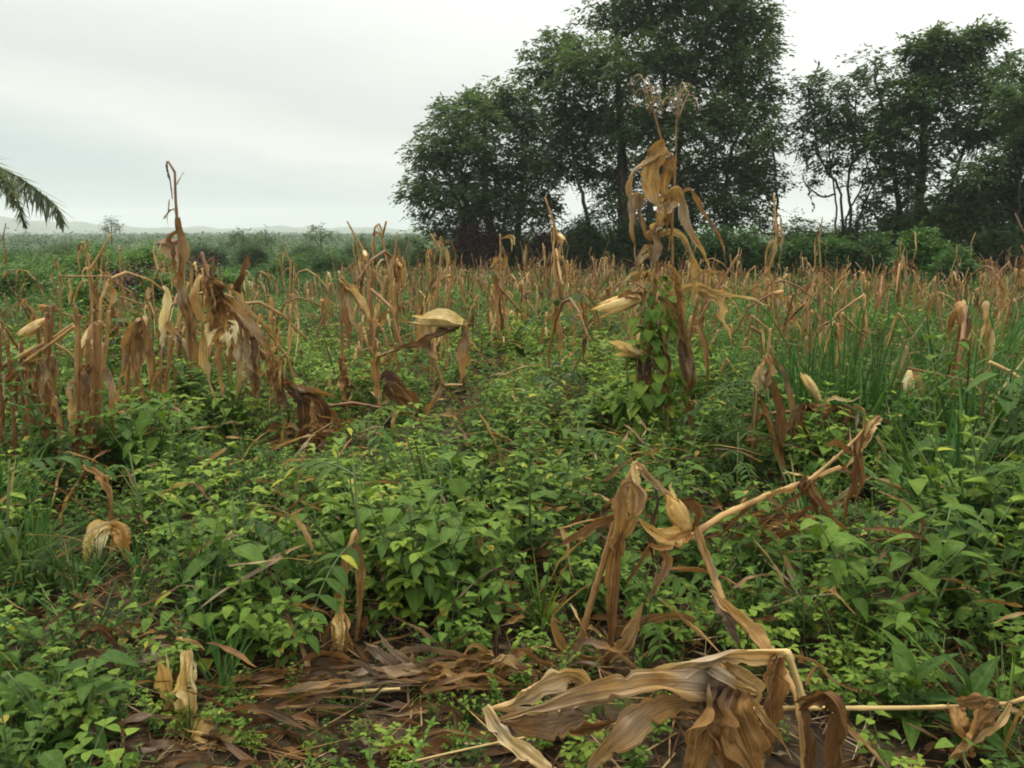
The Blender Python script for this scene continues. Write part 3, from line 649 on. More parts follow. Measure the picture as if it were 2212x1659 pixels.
    leaves = [([(440, 595, 0), (430, 620, -.08), (432, 700, -.12), (450, 800, -.14), (470, 870, -.14)], .10, .78), ([(450, 600, 0), (468, 630, -.06), (465, 690, -.1), (440, 730, -.1)], .09, .4),
              ([(470, 630, 0), (478, 700, -.06), (476, 800, -.1), (480, 860, -.1)], .11, .55), ([(500, 670, 0), (512, 730, -.07), (516, 810, -.1), (510, 870, -.1)], .10, .6),
              ([(530, 705, 0), (542, 760, -.07), (552, 830, -.08), (548, 880, -.08)], .11, .62), ([(555, 745, 0), (552, 800, -.05), (545, 860, -.06)], .09, .5),
              ([(585, 790, 0), (600, 830, -.05), (622, 880, -.06), (628, 930, -.06)], .10, .3), ([(620, 835, 0), (650, 850, -.05), (655, 900, -.06), (650, 960, -.06)], .10, .2),
              ([(640, 850, 0), (690, 870, -.05), (705, 930, -.05), (710, 960, -.05)], .12, .22), ([(690, 890, 0), (720, 900, -.05), (745, 960, -.06)], .08, .35),
              ([(610, 825, .02), (650, 845, -.02), (690, 850, -.03), (730, 860, -.02)], .11, .28), ([(450, 600, 0), (490, 620, -.05), (530, 660, -.07), (560, 690, -.07)], .07, .72),
              ([(460, 610, 0), (500, 650, -.06), (560, 730, -.08), (610, 790, -.08)], .09, .42), ([(640, 880, 0), (640, 920, -.04), (655, 950, -.04)], .03, .6),
              ([(520, 690, .03), (500, 760, .0), (498, 840, -.02)], .08, .35)]
    for p, wd, tn in leaves: c_leaf(T, [(a, b, d + c) for a, b, c in p], wd, tn, .65, rng.normal(0, .5))
    rg = np.random.default_rng(71)
    for i in range(24):
        q = rg.uniform(0, 1); u = 445 + 230 * q; v = 600 + 270 * q; l = rg.uniform(40, 130); a = rg.normal(0, 16)
        c_leaf(T, [(u, v, d), (u + a * .4, v + 5, d - .05), (u + a, v + l * .45, d - .09), (u + a * 1.3, v + l, d - .09)], rg.uniform(.02, .07), rg.uniform(.2, .75), .8, rg.normal(0, .8), n=14, nc=5)
    c_ear(T, (500, 715, d - .05), (478, 745, d - .12), .03, .75, .9, 6)
    c_leaf(T, [(488, 705, d - .05), (455, 710, d - .1), (448, 750, d - .13)], .09, .85, .5, .4, mat='husk'); c_leaf(T, [(490, 702, d - .05), (508, 705, d - .11), (510, 745, d - .13)], .08, .95, .4, -.4, mat='husk')
    c_leaf(T, [(490, 705, d - .05), (498, 730, d - .12), (490, 770, d - .13)], .06, .95, .4, -.2, mat='husk')
    # ---- broken dark stalk beside it
    d = 6.4
    T = plant('maize_plant', 'short broken maize stalk with dark curled leaf, right of the arching plant', 'maize plant', 530, 880, d)
    c_stalk(T, [(528, 880, d), (522, 760, d), (516, 650, d), (520, 615, d), (534, 585, d)], .017, .012, .5)
    c_leaf(T, [(514, 650, d), (515, 625, d - .06), (530, 590, d - .06), (537, 548, d - .02)], .09, .12, .7, .3, base=.4, peak=.5)
    c_leaf(T, [(516, 630, d), (522, 680, d - .05), (528, 760, d - .06)], .06, .65, .8, .3)
    # ---- left clumps of stalks
    rg = np.random.default_rng(21)
    def clump(label, cx, cy, d0, n, h, spread, ears=0):
        for i in range(n):
            u = cx + rg.uniform(-spread, spread); dd = d0 + rg.uniform(-.25, .25); tv = cy - h * rg.uniform(.65, 1.05); ln = rg.normal(0, 18)
            T = plant('maize_stalk', label, 'maize stalk', u, cy, dd, label)
            c_stalk(T, [(u, cy + 20, dd), (u + ln * .4, (cy + tv) / 2, dd), (u + ln, tv, dd)], .014, .01, rg.uniform(.25, .6))
            for j in range(rg.integers(1, 4)):
                s = rg.uniform(.25, 1); a = rg.choice([-1, 1]); b = (u + ln * s, cy + (tv - cy) * s)
                c_leaf(T, [(b[0], b[1], dd), (b[0] + a * 10, b[1] + 8, dd - .06), (b[0] + a * rg.uniform(8, 24), b[1] + h * .2, dd - .08), (b[0] + a * rg.uniform(4, 30), b[1] + h * rg.uniform(.28, .5), dd - .08)], rg.uniform(.018, .055), rg.uniform(.25, .7), .75, rg.normal(0, .6), n=14, nc=5)
    clump('brown upright maize stalk in the thick clump at the left edge', 150, 1020, 4.7, 17, 350, 62)
    clump('dry maize stalk in the tangle between left clump and tall snapped stalk', 290, 890, 5.8, 7, 190, 70)
    clump('grey brown maize stalk cut by the left border of the photo', 30, 960, 5.0, 6, 260, 45)
    d = 4.8
    T = plant('maize_plant', 'leaning maize stalk with hooked pale ear, crossing the left clump', 'maize plant', 10, 850, d)
    c_stalk(T, [(-30, 870, d), (60, 780, d - .05), (160, 705, d - .08)], .014, .009, .6)
    c_stalk(T, [(-10, 800, d), (40, 770, d), (110, 735, d), (158, 700, d)], .012, .008, .7)
    c_leaf(T, [(-10, 850, d), (40, 800, d - .1), (100, 770, d - .12)], .08, .5, .7, .4)
    c_ear(T, (100, 690, d), (45, 725, d - .05), .026, .55, .3)
    T = plant('maize_plant', 'bent maize stalk with curled tan husk between the left clumps', 'maize plant', 200, 900, 5.3)
    d = 5.3
    c_stalk(T, [(200, 900, d), (205, 800, d), (185, 720, d), (215, 700, d)], .013, .009, .5)
    c_ear(T, (198, 705, d), (178, 770, d - .05), .03, .5, .5)
    c_leaf(T, [(200, 700, d), (195, 730, d - .06), (225, 760, d - .08), (195, 800, d - .06)], .07, .75, .6, .8)
    d = 5.6
    T = plant('maize_plant', 'folded over maize plant with fan of hanging leaves, left of the arching plant', 'maize plant', 320, 870, d)
    c_stalk(T, [(325, 900, d), (330, 780, d), (318, 690, d), (295, 700, d - .04), (268, 800, d - .1)], .016, .008, .4)
    for i in range(9):
        u = 318 - 10 * rg.uniform(); a = rg.uniform(-40, 20); c_leaf(T, [(318, 692, d), (u + a * .5, 690 + rg.uniform(0, 12), d - .07), (u + a, 740 + rg.uniform(0, 20), d - .1), (u + a * 1.2, 780 + rg.uniform(0, 60), d - .1)], rg.uniform(.04, .08), rg.uniform(.4, .85), .6, rg.normal(0, .6), n=14, nc=5)
    c_leaf(T, [(355, 618, d), (362, 650, d - .05), (352, 710, d - .06), (350, 770, d - .06)], .08, .82, .6, .5)
    c_leaf(T, [(360, 690, d), (385, 730, d - .04), (410, 770, d - .06)], .07, .7, .7, .3)
    d = 7.2
    T = plant('maize_plant', 'thin maize stalks forming an upside down L behind the left clump', 'maize plant', 130, 800, d)
    c_stalk(T, [(128, 800, d), (132, 690, d), (128, 597, d), (240, 597, d - .05)], .012, .007, .45); c_leaf(T, [(240, 597, d - .05), (243, 640, d - .1), (235, 680, d - .1)], .07, .5, .7, .2); c_leaf(T, [(150, 597, d), (155, 620, d - .05), (148, 660, d - .05)], .05, .6, .7, .2)

    # ---- centre: yellow ear over a broken frame of stalks
    d = 5.9
    T = plant('maize_plant', 'broken maize stalks framing a bright yellow husk held up at centre left', 'maize plant', 905, 960, d)
    c_stalk(T, [(905, 965, d), (925, 890, d), (955, 828, d), (938, 780, d), (912, 705, d), (908, 690, d)], .017, .011, .5)
    c_stalk(T, [(1002, 830, d + .05), (1003, 760, d + .05), (1000, 700, d), (910, 735, d - .05), (818, 770, d - .1), (820, 900, d - .1)], .013, .009, .3)
    c_stalk(T, [(952, 832, d), (1000, 831, d)], .010, .009, .7)
    c_ear(T, (1000, 700, d - .04), (905, 690, d - .08), .034, .66, .25, 8)
    c_leaf(T, [(1000, 695, d - .05), (960, 680, d - .1), (925, 682, d - .1), (905, 695, d - .1)], .09, .85, .4, .2, mat='husk')
    for p, wd, tn in (([(908, 695, 0), (918, 730, -.06), (932, 770, -.08), (950, 815, -.08)], .10, .6), ([(1000, 705, 0), (1004, 750, -.05), (995, 830, -.06)], .13, .5),
                      ([(990, 705, 0), (960, 720, -.06), (900, 742, -.1), (850, 755, -.12)], .10, .22), ([(835, 765, -.1), (812, 780, -.12), (818, 850, -.15), (822, 900, -.15)], .09, .5),
                      ([(822, 820, -.1), (850, 825, -.14), (885, 860, -.15), (910, 895, -.15)], .14, .25), ([(830, 830, -.1), (860, 860, -.14), (890, 890, -.15)], .10, .2),
                      ([(848, 885, -.1), (852, 920, -.14), (848, 960, -.14)], .05, .8), ([(850, 925, -.1), (866, 945, -.14), (858, 975, -.14)], .06, .6), ([(955, 832, 0), (935, 870, -.06), (915, 920, -.08), (908, 960, -.06)], .06, .5),
                      ([(818, 885, -.1), (860, 885, -.12), (905, 895, -.12)], .07, .3)):
        c_leaf(T, [(a, b, d + c) for a, b, c in p], wd, tn, .55, rng.normal(0, .4))
    d = 6.6
    T = plant('maize_plant', 'snapped maize stalk hanging like a folded umbrella left of the yellow husk', 'maize plant', 745, 860, d)
    c_stalk(T, [(740, 880, d), (738, 720, d), (736, 600, d), (770, 650, d - .05), (800, 690, d - .08), (815, 760, d - .1)], .014, .009, .4)
    for p, wd, tn in (([(736, 600, 0), (760, 630, -.06), (790, 665, -.1), (800, 695, -.1)], .09, .65), ([(745, 615, 0), (760, 680, -.06), (790, 740, -.08), (812, 770, -.08)], .06, .7), ([(738, 620, 0), (748, 700, -.05), (755, 760, -.05)], .08, .5), ([(800, 690, -.08), (815, 700, -.1), (840, 690, -.1)], .06, .55)):
        c_leaf(T, [(a, b, d + c) for a, b, c in p], wd, tn, .6, rng.normal(0, .4))
    for (label, u, v0, v1, dd, tn) in (('stub of maize stalk with torn sheath, standing left of the yellow husk', 742, 850, 775, 6.2, .6), ('upright maize stalk far behind the yellow husk, taller than its row, torn top', 1080, 760, 505, 11.5, .6)):
        T = plant('maize_stalk', label, 'maize stalk', u, v0, dd)
        c_stalk(T, [(u, v0 + 15, dd), (u + 2, (v0 + v1) / 2, dd), (u, v1, dd)], .018, .012, tn)
        for i in range(6):
            s = rg.uniform(.1, .95); b = v0 + (v1 - v0) * s; a = rg.uniform(-1, 1) * 14
            c_leaf(T, [(u, b, dd), (u + a * .6, b + 4, dd - .08), (u + a, b + (v0 - v1) * .25, dd - .1)], .09, rg.uniform(.4, .8), .8, .3, n=12, nc=5)
        if v1 == 505:
            c_leaf(T, [(u, 515, dd), (u + 22, 512, dd), (u + 25, 545, dd)], .05, .85, .6, .2); c_leaf(T, [(u + 18, 512, dd), (u + 28, 510, dd), (u + 32, 530, dd)], .05, .9, .5, .2); c_leaf(T, [(u, 560, dd), (u - 10, 562, dd), (u - 22, 580, dd)], .08, .8, .6, .2)

    # ---- right: stalks and ears among the grass
    d = 4.7
    T = plant('maize_plant', 'split maize stalk with spiky broken top and reddish sheath, right of the tall plant', 'maize plant', 1625, 1075, d)
    c_stalk(T, [(1625, 1085, d), (1628, 960, d), (1632, 840, d), (1655, 768, d)], .016, .012, .35)
    for p, wd, tn in (([(1632, 840, 0), (1640, 810, -.05), (1655, 765, -.05)], .08, .75), ([(1655, 768, 0), (1662, 800, -.06), (1650, 850, -.06)], .09, .55), ([(1660, 768, 0), (1680, 790, -.04), (1705, 850, -.06), (1712, 920, -.06)], .045, .4),
                      ([(1640, 850, 0), (1660, 930, -.06), (1690, 1000, -.08), (1700, 1050, -.08)], .06, .4), ([(1632, 870, 0), (1622, 940, -.05), (1630, 1050, -.05)], .08, .5), ([(1645, 800, 0), (1670, 850, -.04), (1690, 950, -.06), (1685, 1060, -.06)], .09, .3)):
        c_leaf(T, [(a, b, d + c) for a, b, c in p], wd, tn, .65, rng.normal(0, .4))
    d = 4.9
    T = plant('maize_plant', 'fallen maize stalk with upturned pale ear and dark tangled leaves, in front of tall grass', 'maize plant', 1770, 1000, d)
    c_stalk(T, [(1600, 900, d + .1), (1700, 890, d), (1790, 880, d - .02), (1850, 905, d - .05)], .013, .009, .3)
    c_ear(T, (1772, 868, d - .05), (1740, 815, d - .08), .024, .75, .3)
    for i in range(10):
        u = rg.uniform(1700, 1850); c_leaf(T, [(u, 885, d - .03), (u + rg.uniform(-30, 40), 880, d - .1), (u + rg.uniform(-50, 60), 905 + rg.uniform(0, 30), d - .14), (u + rg.uniform(-60, 70), 950 + rg.uniform(0, 60), d - .14)], rg.uniform(.03, .07), rg.uniform(.15, .6), .6, rg.normal(0, .6), n=12, nc=5)
    c_leaf(T, [(1760, 880, d), (1800, 862, d - .06), (1840, 865, d - .05), (1860, 855, d - .04)], .03, .85, .5, .2)
    d = 5.2
    T = plant('maize_plant', 'drooping maize stalk ending in a yellowish ear, right edge of the tall grass', 'maize plant', 2080, 930, d)
    c_stalk(T, [(2190, 890, d + .1), (2080, 820, d + .05), (2010, 805, d), (1960, 795, d)], .011, .007, .4)
    c_ear(T, (1965, 800, d - .03), (1960, 850, d - .06), .028, .8, .5)
    c_leaf(T, [(1965, 800, d), (1985, 830, d - .05), (1990, 870, d - .06)], .07, .55, .5, .3)
    T = plant('dead_branch', 'pale grey leafless branch reaching in from the right border', 'branch', 2240, 900, 4.6)
    mb = MB(); tube(mb, smoothpath(uv([(2270, 1030, 4.6), (2250, 870, 4.6), (2190, 810, 4.6), (2138, 782, 4.6)]), 14), np.linspace(.018, .011, 14), 7, .85); mb.build('wood', M['stalk'], T)
    d = 4.2
    T = plant('bare_weed', 'tall bare brown weed stem standing near the right border', 'plant', 2115, 1100, d)
    mb = MB(); tube(mb, smoothpath(uv([(2108, 1150, d), (2112, 1000, d), (2122, 880, d), (2130, 800, d)]), 12), np.linspace(.009, .005, 12), 6, .2); mb.build('stem', M['stalk'], T)
    mb = MB(); rg2 = np.random.default_rng(8); n = 16; q = np.array([at(2115 + rg2.normal(0, 12), v, d - .02) for v in np.linspace(900, 1130, n)]); inst(mb, TM['ovate'], q, sph(rg2.uniform(0, 6.28, n), rg2.uniform(-.6, .2, n)), .09, .05, rg2.uniform(.6, 1, n)); mb.build('foliage', M['herb'], T)

    # ---- middle right: the bent frame of stalks with the open ear
    d = 2.62
    T = plant('maize_plant', 'snapped maize plant with peaked fold and half open orange ear, right foreground', 'maize plant', 1290, 1470, d)
    c_stalk(T, [(1236, 1455, d), (1262, 1360, d), (1300, 1230, d + .02), (1322, 1140, d + .04), (1345, 1060, d + .06), (1372, 1000, d + .08), (1410, 1040, d + .1), (1462, 1082, d + .12)], .0125, .009, .45, .13)
    c_stalk(T, [(1312, 1470, d - .02), (1322, 1350, d - .02), (1335, 1200, d), (1350, 1080, d + .03)], .013, .011, .3, .14)
    c_leaf(T, [(1335, 1200, d), (1330, 1130, d - .03), (1338, 1060, d - .03), (1360, 1040, d - .02), (1372, 1055, d - .03)], .08, .62, .7, .2, base=.5, peak=.6)
    c_leaf(T, [(1365, 1045, d), (1375, 1080, d - .02), (1362, 1130, d - .03), (1340, 1170, d - .02)], .07, .68, .6, .3)
    c_leaf(T, [(1372, 1002, d + .06), (1392, 1020, d + .03), (1425, 1055, d + .03), (1440, 1085, d + .05)], .04, .5, .6, .3)
    c_leaf(T, [(1368, 1005, d + .05), (1375, 1040, d + .03), (1378, 1090, d + .02)], .035, .75, .6, .1, mat='husk')
    c_leaf(T, [(1340, 1130, d), (1322, 1250, d - .03), (1318, 1350, d - .03), (1312, 1440, d - .03)], .05, .4, .9, .1, base=.8)
    c_leaf(T, [(1345, 1105, d + .02), (1290, 1130, d), (1230, 1165, d - .02), (1180, 1190, d - .02)], .035, .35, .6, .5)
    c_ear(T, (1488, 1150, d + .02), (1448, 1085, d + .02), .030, .62, .25, 6)
    c_leaf(T, [(1490, 1150, d + .02), (1450, 1160, d - .04), (1410, 1145, d - .05), (1375, 1118, d - .05)], .07, .45, .5, .4, mat='husk')
    c_leaf(T, [(1492, 1150, d), (1460, 1172, d - .05), (1420, 1180, d - .06), (1395, 1170, d - .05)], .045, .25, .5, .3, mat='husk')
    c_leaf(T, [(1470, 1085, d + .06), (1500, 1090, d + .02), (1508, 1120, d), (1495, 1150, d)], .05, .3, .5, .3)
    c_leaf(T, [(1462, 1080, d + .05), (1448, 1055, d + .05), (1452, 1040, d + .05)], .015, .9, .5, .0, mat='husk')
    c_leaf(T, [(1400, 1030, d + .08), (1420, 1080, d + .0), (1405, 1150, d - .05), (1412, 1220, d - .05), (1408, 1260, d - .04)], .018, .12, .7, .5)
    c_leaf(T, [(1425, 1160, d - .02), (1400, 1185, d - .05), (1370, 1230, d - .06), (1345, 1280, d - .06)], .022, .4, .7, .5)
    c_leaf(T, [(1430, 1180, d - .02), (1438, 1220, d - .04), (1415, 1265, d - .06), (1395, 1300, d - .06)], .045, .4, .5, .5)
    c_leaf(T, [(1300, 1440, d - .02), (1345, 1400, d - .05), (1375, 1340, d - .05), (1390, 1300, d - .04)], .06, .55, .4, .3)
    c_leaf(T, [(1320, 1430, d - .02), (1260, 1420, d - .05), (1215, 1390, d - .06), (1195, 1340, d - .05), (1215, 1350, d - .04)], .05, .55, .5, .6)
    c_leaf(T, [(1330, 1370, d + .02), (1400, 1340, d), (1460, 1330, d), (1530, 1350, d)], .045, .4, .5, .7)
    # the rod rising to the right
    T = plant('maize_stalk', 'long orange brown maize stalk rising diagonally to the right from the open ear', 'maize stalk', 1530, 1400, 2.75)
    c_stalk(T, [(1490, 1165, 2.66), (1560, 1115, 2.8), (1650, 1072, 2.95), (1740, 1040, 3.1), (1815, 1010, 3.2)], .0125, .0095, .62, .18)
    c_stalk(T, [(1745, 1040, 3.1), (1800, 990, 3.2), (1850, 945, 3.3), (1896, 898, 3.38)], .007, .004, .6, .12, part='side_shoot')
    c_leaf(T, [(1895, 900, 3.38), (1870, 930, 3.3), (1850, 970, 3.25), (1860, 1030, 3.2), (1845, 1090, 3.2)], .06, .3, .6, .5); c_leaf(T, [(1898, 900, 3.38), (1880, 925, 3.3), (1868, 955, 3.28), (1848, 985, 3.25)], .05, .85, .5, .3)
    c_leaf(T, [(1850, 960, 3.26), (1845, 1020, 3.2), (1825, 1090, 3.2), (1822, 1145, 3.2)], .05, .28, .7, .3); c_leaf(T, [(1745, 1042, 3.08), (1760, 1075, 3.02), (1795, 1120, 3.0), (1838, 1150, 3.0)], .045, .2, .6, .5)
    c_leaf(T, [(1745, 1035, 3.1), (1730, 1055, 3.05), (1752, 1080, 3.03), (1770, 1130, 3.0)], .05, .3, .5, .5); c_leaf(T, [(1650, 1075, 2.94), (1690, 1062, 2.92), (1720, 1060, 2.95)], .03, .4, .6, .6)
    c_leaf(T, [(1640, 1078, 2.94), (1600, 1110, 2.9), (1560, 1150, 2.88), (1510, 1165, 2.85)], .02, .3, .6, .4); c_leaf(T, [(1770, 1030, 3.1), (1710, 1080, 3.0), (1640, 1140, 2.9)], .022, .3, .6, .4)
    c_leaf(T, [(1785, 965, 3.2), (1810, 960, 3.2), (1845, 985, 3.22)], .04, .35, .6, .2)
    # ---- long leaf coming down to the foreground bundle
    d = 2.3
    T = plant('maize_plant', 'foreground bundle of broad crumpled grey tan maize leaves draped over a bent stalk', 'maize plant', 1700, 1680, 2.0)
    c_stalk(T, [(1505, 1145, 2.62), (1530, 1220, 2.55), (1560, 1300, 2.45), (1620, 1370, 2.35), (1680, 1430, 2.2), (1725, 1500, 2.1), (1735, 1560, 2.05), (1740, 1680, 2.0)], .011, .012, .55, .13)
    c_stalk(T, [(1735, 1545, 2.05), (1722, 1480, 2.05), (1700, 1410, 2.06), (1640, 1412, 2.05), (1560, 1425, 2.03)], .0115, .010, .92, .12, part='bent_stalk')
    c_leaf(T, [(1502, 1140, 2.6), (1525, 1190, 2.54), (1545, 1250, 2.5), (1562, 1320, 2.45)], .035, .6, .8, .2, base=.8)
    c_leaf(T, [(1535, 1275, 2.4), (1580, 1320, 2.3), (1640, 1385, 2.2), (1690, 1450, 2.12)], .065, .62, .7, .3, base=.2, peak=.6)
    c_leaf(T, [(1545, 1290, 2.45), (1575, 1350, 2.4), (1600, 1400, 2.38)], .05, .35, .5, .4)
    c_leaf(T, [(1690, 1410, 2.05), (1600, 1408, 2.0), (1500, 1425, 1.97), (1400, 1460, 1.95), (1300, 1500, 1.93), (1180, 1530, 1.92), (1055, 1530, 1.9)], .085, .74, .75, .5, base=.5, peak=.35, n=34, ripple=.22)
    c_leaf(T, [(1620, 1490, 1.97), (1520, 1482, 1.92), (1400, 1478, 1.89), (1300, 1492, 1.88), (1210, 1515, 1.87), (1120, 1540, 1.86), (1060, 1560, 1.86)], .085, .66, .6, -.4, base=.2, peak=.3, n=34, ripple=.22)
    c_leaf(T, [(1290, 1490, 1.95), (1230, 1458, 1.92), (1170, 1475, 1.9), (1110, 1510, 1.9), (1055, 1530, 1.89)], .075, .7, .6, .3, base=.3, peak=.45, n=26)
    c_leaf(T, [(1260, 1545, 1.9), (1200, 1560, 1.88), (1150, 1560, 1.87), (1085, 1560, 1.87)], .09, .48, .4, .3, base=.3, peak=.4)
    c_leaf(T, [(1050, 1525, 1.88), (1085, 1580, 1.84), (1140, 1630, 1.8), (1230, 1700, 1.76)], .055, .82, .6, .3, base=.4, peak=.5, n=26)
    c_leaf(T, [(1500, 1510, 1.94), (1430, 1520, 1.9), (1350, 1580, 1.86), (1285, 1640, 1.85), (1268, 1670, 1.85)], .085, .6, .4, .2, base=.4, peak=.4, mat='dry', n=26)
    c_leaf(T, [(1560, 1470, 1.96), (1530, 1530, 1.88), (1500, 1600, 1.85), (1490, 1700, 1.84)], .13, .42, .45, .3, base=.5, peak=.45, n=26)
    c_leaf(T, [(1600, 1480, 1.95), (1580, 1540, 1.88), (1610, 1620, 1.86), (1650, 1700, 1.85)], .12, .5, .5, -.3, base=.5, peak=.45, n=26)
    c_leaf(T, [(1540, 1500, 1.93), (1545, 1580, 1.87), (1560, 1650, 1.85), (1565, 1720, 1.85)], .10, .35, .5, .3, base=.5, peak=.5, n=26)
    c_leaf(T, [(1680, 1420, 2.04), (1668, 1480, 1.98), (1655, 1560, 1.95), (1660, 1640, 1.94)], .09, .3, .6, .3, base=.5, peak=.4)
    c_leaf(T, [(1560, 1430, 2.0), (1600, 1460, 1.95), (1640, 1490, 1.93), (1625, 1520, 1.92)], .05, .8, .5, .5, base=.3, peak=.4)
    c_leaf(T, [(1500, 1430, 2.0), (1540, 1450, 1.93), (1590, 1480, 1.91), (1640, 1500, 1.92)], .04, .82, .6, .3, base=.3, peak=.4)
    c_leaf(T, [(1600, 1490, 1.93), (1660, 1560, 1.88), (1700, 1620, 1.86)], .03, .6, .6, .2)
    c_leaf(T, [(1640, 1500, 1.94), (1560, 1530, 1.9), (1600, 1560, 1.88), (1615, 1590, 1.88)], .06, .62, .5, .4)
    c_leaf(T, [(1730, 1520, 2.05), (1740, 1580, 1.98), (1745, 1640, 1.96), (1750, 1720, 1.95)], .05, .2, .8, .2, base=.6)
    c_leaf(T, [(1730, 1520, 2.05), (1790, 1500, 1.97), (1820, 1540, 1.94), (1810, 1620, 1.93), (1800, 1700, 1.93)], .085, .3, .7, .4, base=.5, peak=.4)
    c_leaf(T, [(1800, 1540, 1.97), (1850, 1590, 1.92), (1900, 1640, 1.9), (1930, 1680, 1.9)], .018, .7, .6, .2)
    c_leaf(T, [(1700, 1412, 2.06), (1760, 1430, 2.05), (1800, 1470, 2.06), (1860, 1500, 2.06)], .012, .5, .5, .2)
    c_leaf(T, [(1740, 1480, 2.06), (1755, 1450, 2.06), (1765, 1430, 2.06)], .012, .6, .5, .2)
    c_leaf(T, [(1180, 1560, 1.95), (1260, 1570, 1.96), (1330, 1560, 1.97)], .05, .4, .5, .6)
    T = plant('maize_stalk', 'thin straight yellow maize stalk lying level in the lower right', 'maize stalk', 2000, 1690, 2.05)
    c_stalk(T, [(1600, 1533, 2.12), (1700, 1531, 2.1), (1900, 1528, 2.07), (2050, 1526, 2.05), (2180, 1520, 2.03), (2235, 1505, 2.0)], .0075, .0055, .85, .22)
    c_leaf(T, [(2060, 1528, 2.04), (2075, 1570, 1.98), (2085, 1610, 1.98), (2060, 1640, 1.98)], .07, .45, .4, .3, base=.6, peak=.5); c_leaf(T, [(2150, 1525, 2.03), (2110, 1560, 1.98), (2085, 1600, 1.97), (2050, 1640, 1.97)], .08, .52, .4, .2, base=.5, peak=.5)
    c_leaf(T, [(2180, 1520, 2.02), (2160, 1560, 1.97), (2120, 1590, 1.96), (2055, 1638, 1.96)], .025, .9, .6, .2); c_leaf(T, [(2070, 1520, 2.04), (2110, 1510, 2.02), (2160, 1520, 2.02)], .05, .5, .5, .4)
    T = thing('dry_twig', 'thin pale dry grass stem lying in front of the leaf bundle', 'twig', at(1090, 1600, 1.98))
    mb = MB(); tube(mb, smoothpath(uv([(870, 1650, 1.95), (1000, 1620, 1.96), (1150, 1590, 1.97), (1340, 1562, 1.98)]), 12), .0032, 5, .9); mb.build('stem', M['stalk'], T)

    # ---- pale husk hanging at left
    d = 3.5
    T = plant('maize_plant', 'low broken maize stalk with drooping pale yellow split husk, left foreground', 'maize plant', 235, 1220, d)
    c_stalk(T, [(150, 1075, d + .25), (190, 1010, d + .1), (230, 1030, d), (240, 1100, d), (235, 1145, d)], .012, .008, .35)
    c_leaf(T, [(185, 1000, d + .1), (215, 1030, d), (238, 1060, d - .04), (242, 1100, d - .05)], .05, .6, .7, .2)
    c_leaf(T, [(240, 1135, d), (215, 1145, d - .06), (192, 1180, d - .08), (185, 1215, d - .08)], .075, .80, .5, .2, mat='husk'); c_leaf(T, [(238, 1138, d), (220, 1170, d - .09), (205, 1215, d - .1), (195, 1245, d - .1)], .045, 1.0, .5, .1, mat='husk')
    c_leaf(T, [(240, 1135, d), (262, 1150, d - .06), (272, 1190, d - .07), (280, 1215, d - .06)], .08, .25, .5, .2, mat='husk'); c_leaf(T, [(240, 1135, d), (250, 1160, d - .04), (240, 1200, d - .04)], .05, .6, .5, .2, mat='husk')
    # ---- folded stalk with hanging husk, centre front
    d = 2.8
    T = plant('maize_plant', 'maize stalk folded like a hairpin with hanging orange husk, front centre left', 'maize plant', 772, 1400, d)
    c_stalk(T, [(772, 1410, d), (774, 1300, d), (771, 1200, d), (768, 1148, d), (758, 1180, d - .02), (742, 1270, d - .04), (735, 1330, d - .05)], .011, .009, .7, .12)
    for p, wd, tn, mt in (([(768, 1150, 0), (750, 1210, -.03), (738, 1270, -.05), (715, 1330, -.05)], .05, .6, 'dry'), ([(770, 1150, 0), (778, 1220, -.03), (775, 1330, -.03)], .042, .62, 'dry'), ([(735, 1325, -.05), (728, 1380, -.08), (722, 1430, -.08), (716, 1475, -.08)], .06, .62, 'husk'),
                          ([(737, 1325, -.05), (748, 1370, -.09), (750, 1430, -.09), (748, 1460, -.08)], .07, .4, 'husk'), ([(735, 1325, -.05), (738, 1370, -.1), (730, 1420, -.1)], .05, .65, 'husk'), ([(725, 1330, -.05), (705, 1370, -.07), (700, 1430, -.07), (702, 1470, -.07)], .02, .35, 'dry'), ([(790, 1330, -.0), (786, 1350, -.03), (775, 1380, -.03)], .03, .25, 'dry')):
        c_leaf(T, [(a, b, d + c) for a, b, c in p], wd, tn, .6, .15, mat=mt)
    # ---- split stub on husk, lower left
    d = 2.3
    T = plant('maize_stub', 'splintered yellowish maize stub standing on crumpled husk, lower left', 'maize stub', 400, 1580, d)
    c_leaf(T, [(402, 1590, d), (405, 1530, d - .03), (402, 1460, d - .03), (400, 1405, d - .03)], .078, .62, .8, .1, mat='husk', base=.9, peak=.6, tip=.3); c_leaf(T, [(410, 1585, d), (418, 1520, d - .02), (415, 1450, d - .02), (412, 1400, d - .02)], .055, .85, .7, .2, mat='husk', base=.9, peak=.6)
    c_leaf(T, [(395, 1570, d), (370, 1510, d), (352, 1450, d), (343, 1430, d)], .06, .5, .6, .3, mat='husk', base=.9, peak=.6); c_leaf(T, [(385, 1560, d), (372, 1490, d + .02), (365, 1440, d + .02), (358, 1405, d + .02)], .02, .7, .6, .2, mat='husk')
    c_leaf(T, [(395, 1540, d + .02), (385, 1480, d + .02), (388, 1430, d + .02)], .04, .2, .6, .2); c_leaf(T, [(418, 1470, d - .02), (424, 1450, d - .03), (418, 1425, d - .02)], .02, 1.0, .5, .1, mat='husk')
    c_ear(T, (385, 1575, d - .03), (530, 1615, d - .13), .05, .4, .2, 8)
    c_leaf(T, [(370, 1560, d - .04), (420, 1590, d - .12), (470, 1610, d - .15), (530, 1625, d - .16)], .05, .6, .5, .3, mat='husk'); c_leaf(T, [(440, 1560, d - .05), (470, 1570, d - .12), (450, 1600, d - .14), (430, 1625, d - .13)], .045, .7, .5, .5)
    c_leaf(T, [(380, 1560, d - .05), (365, 1590, d - .09), (345, 1610, d - .1)], .035, .65, .5, .2)
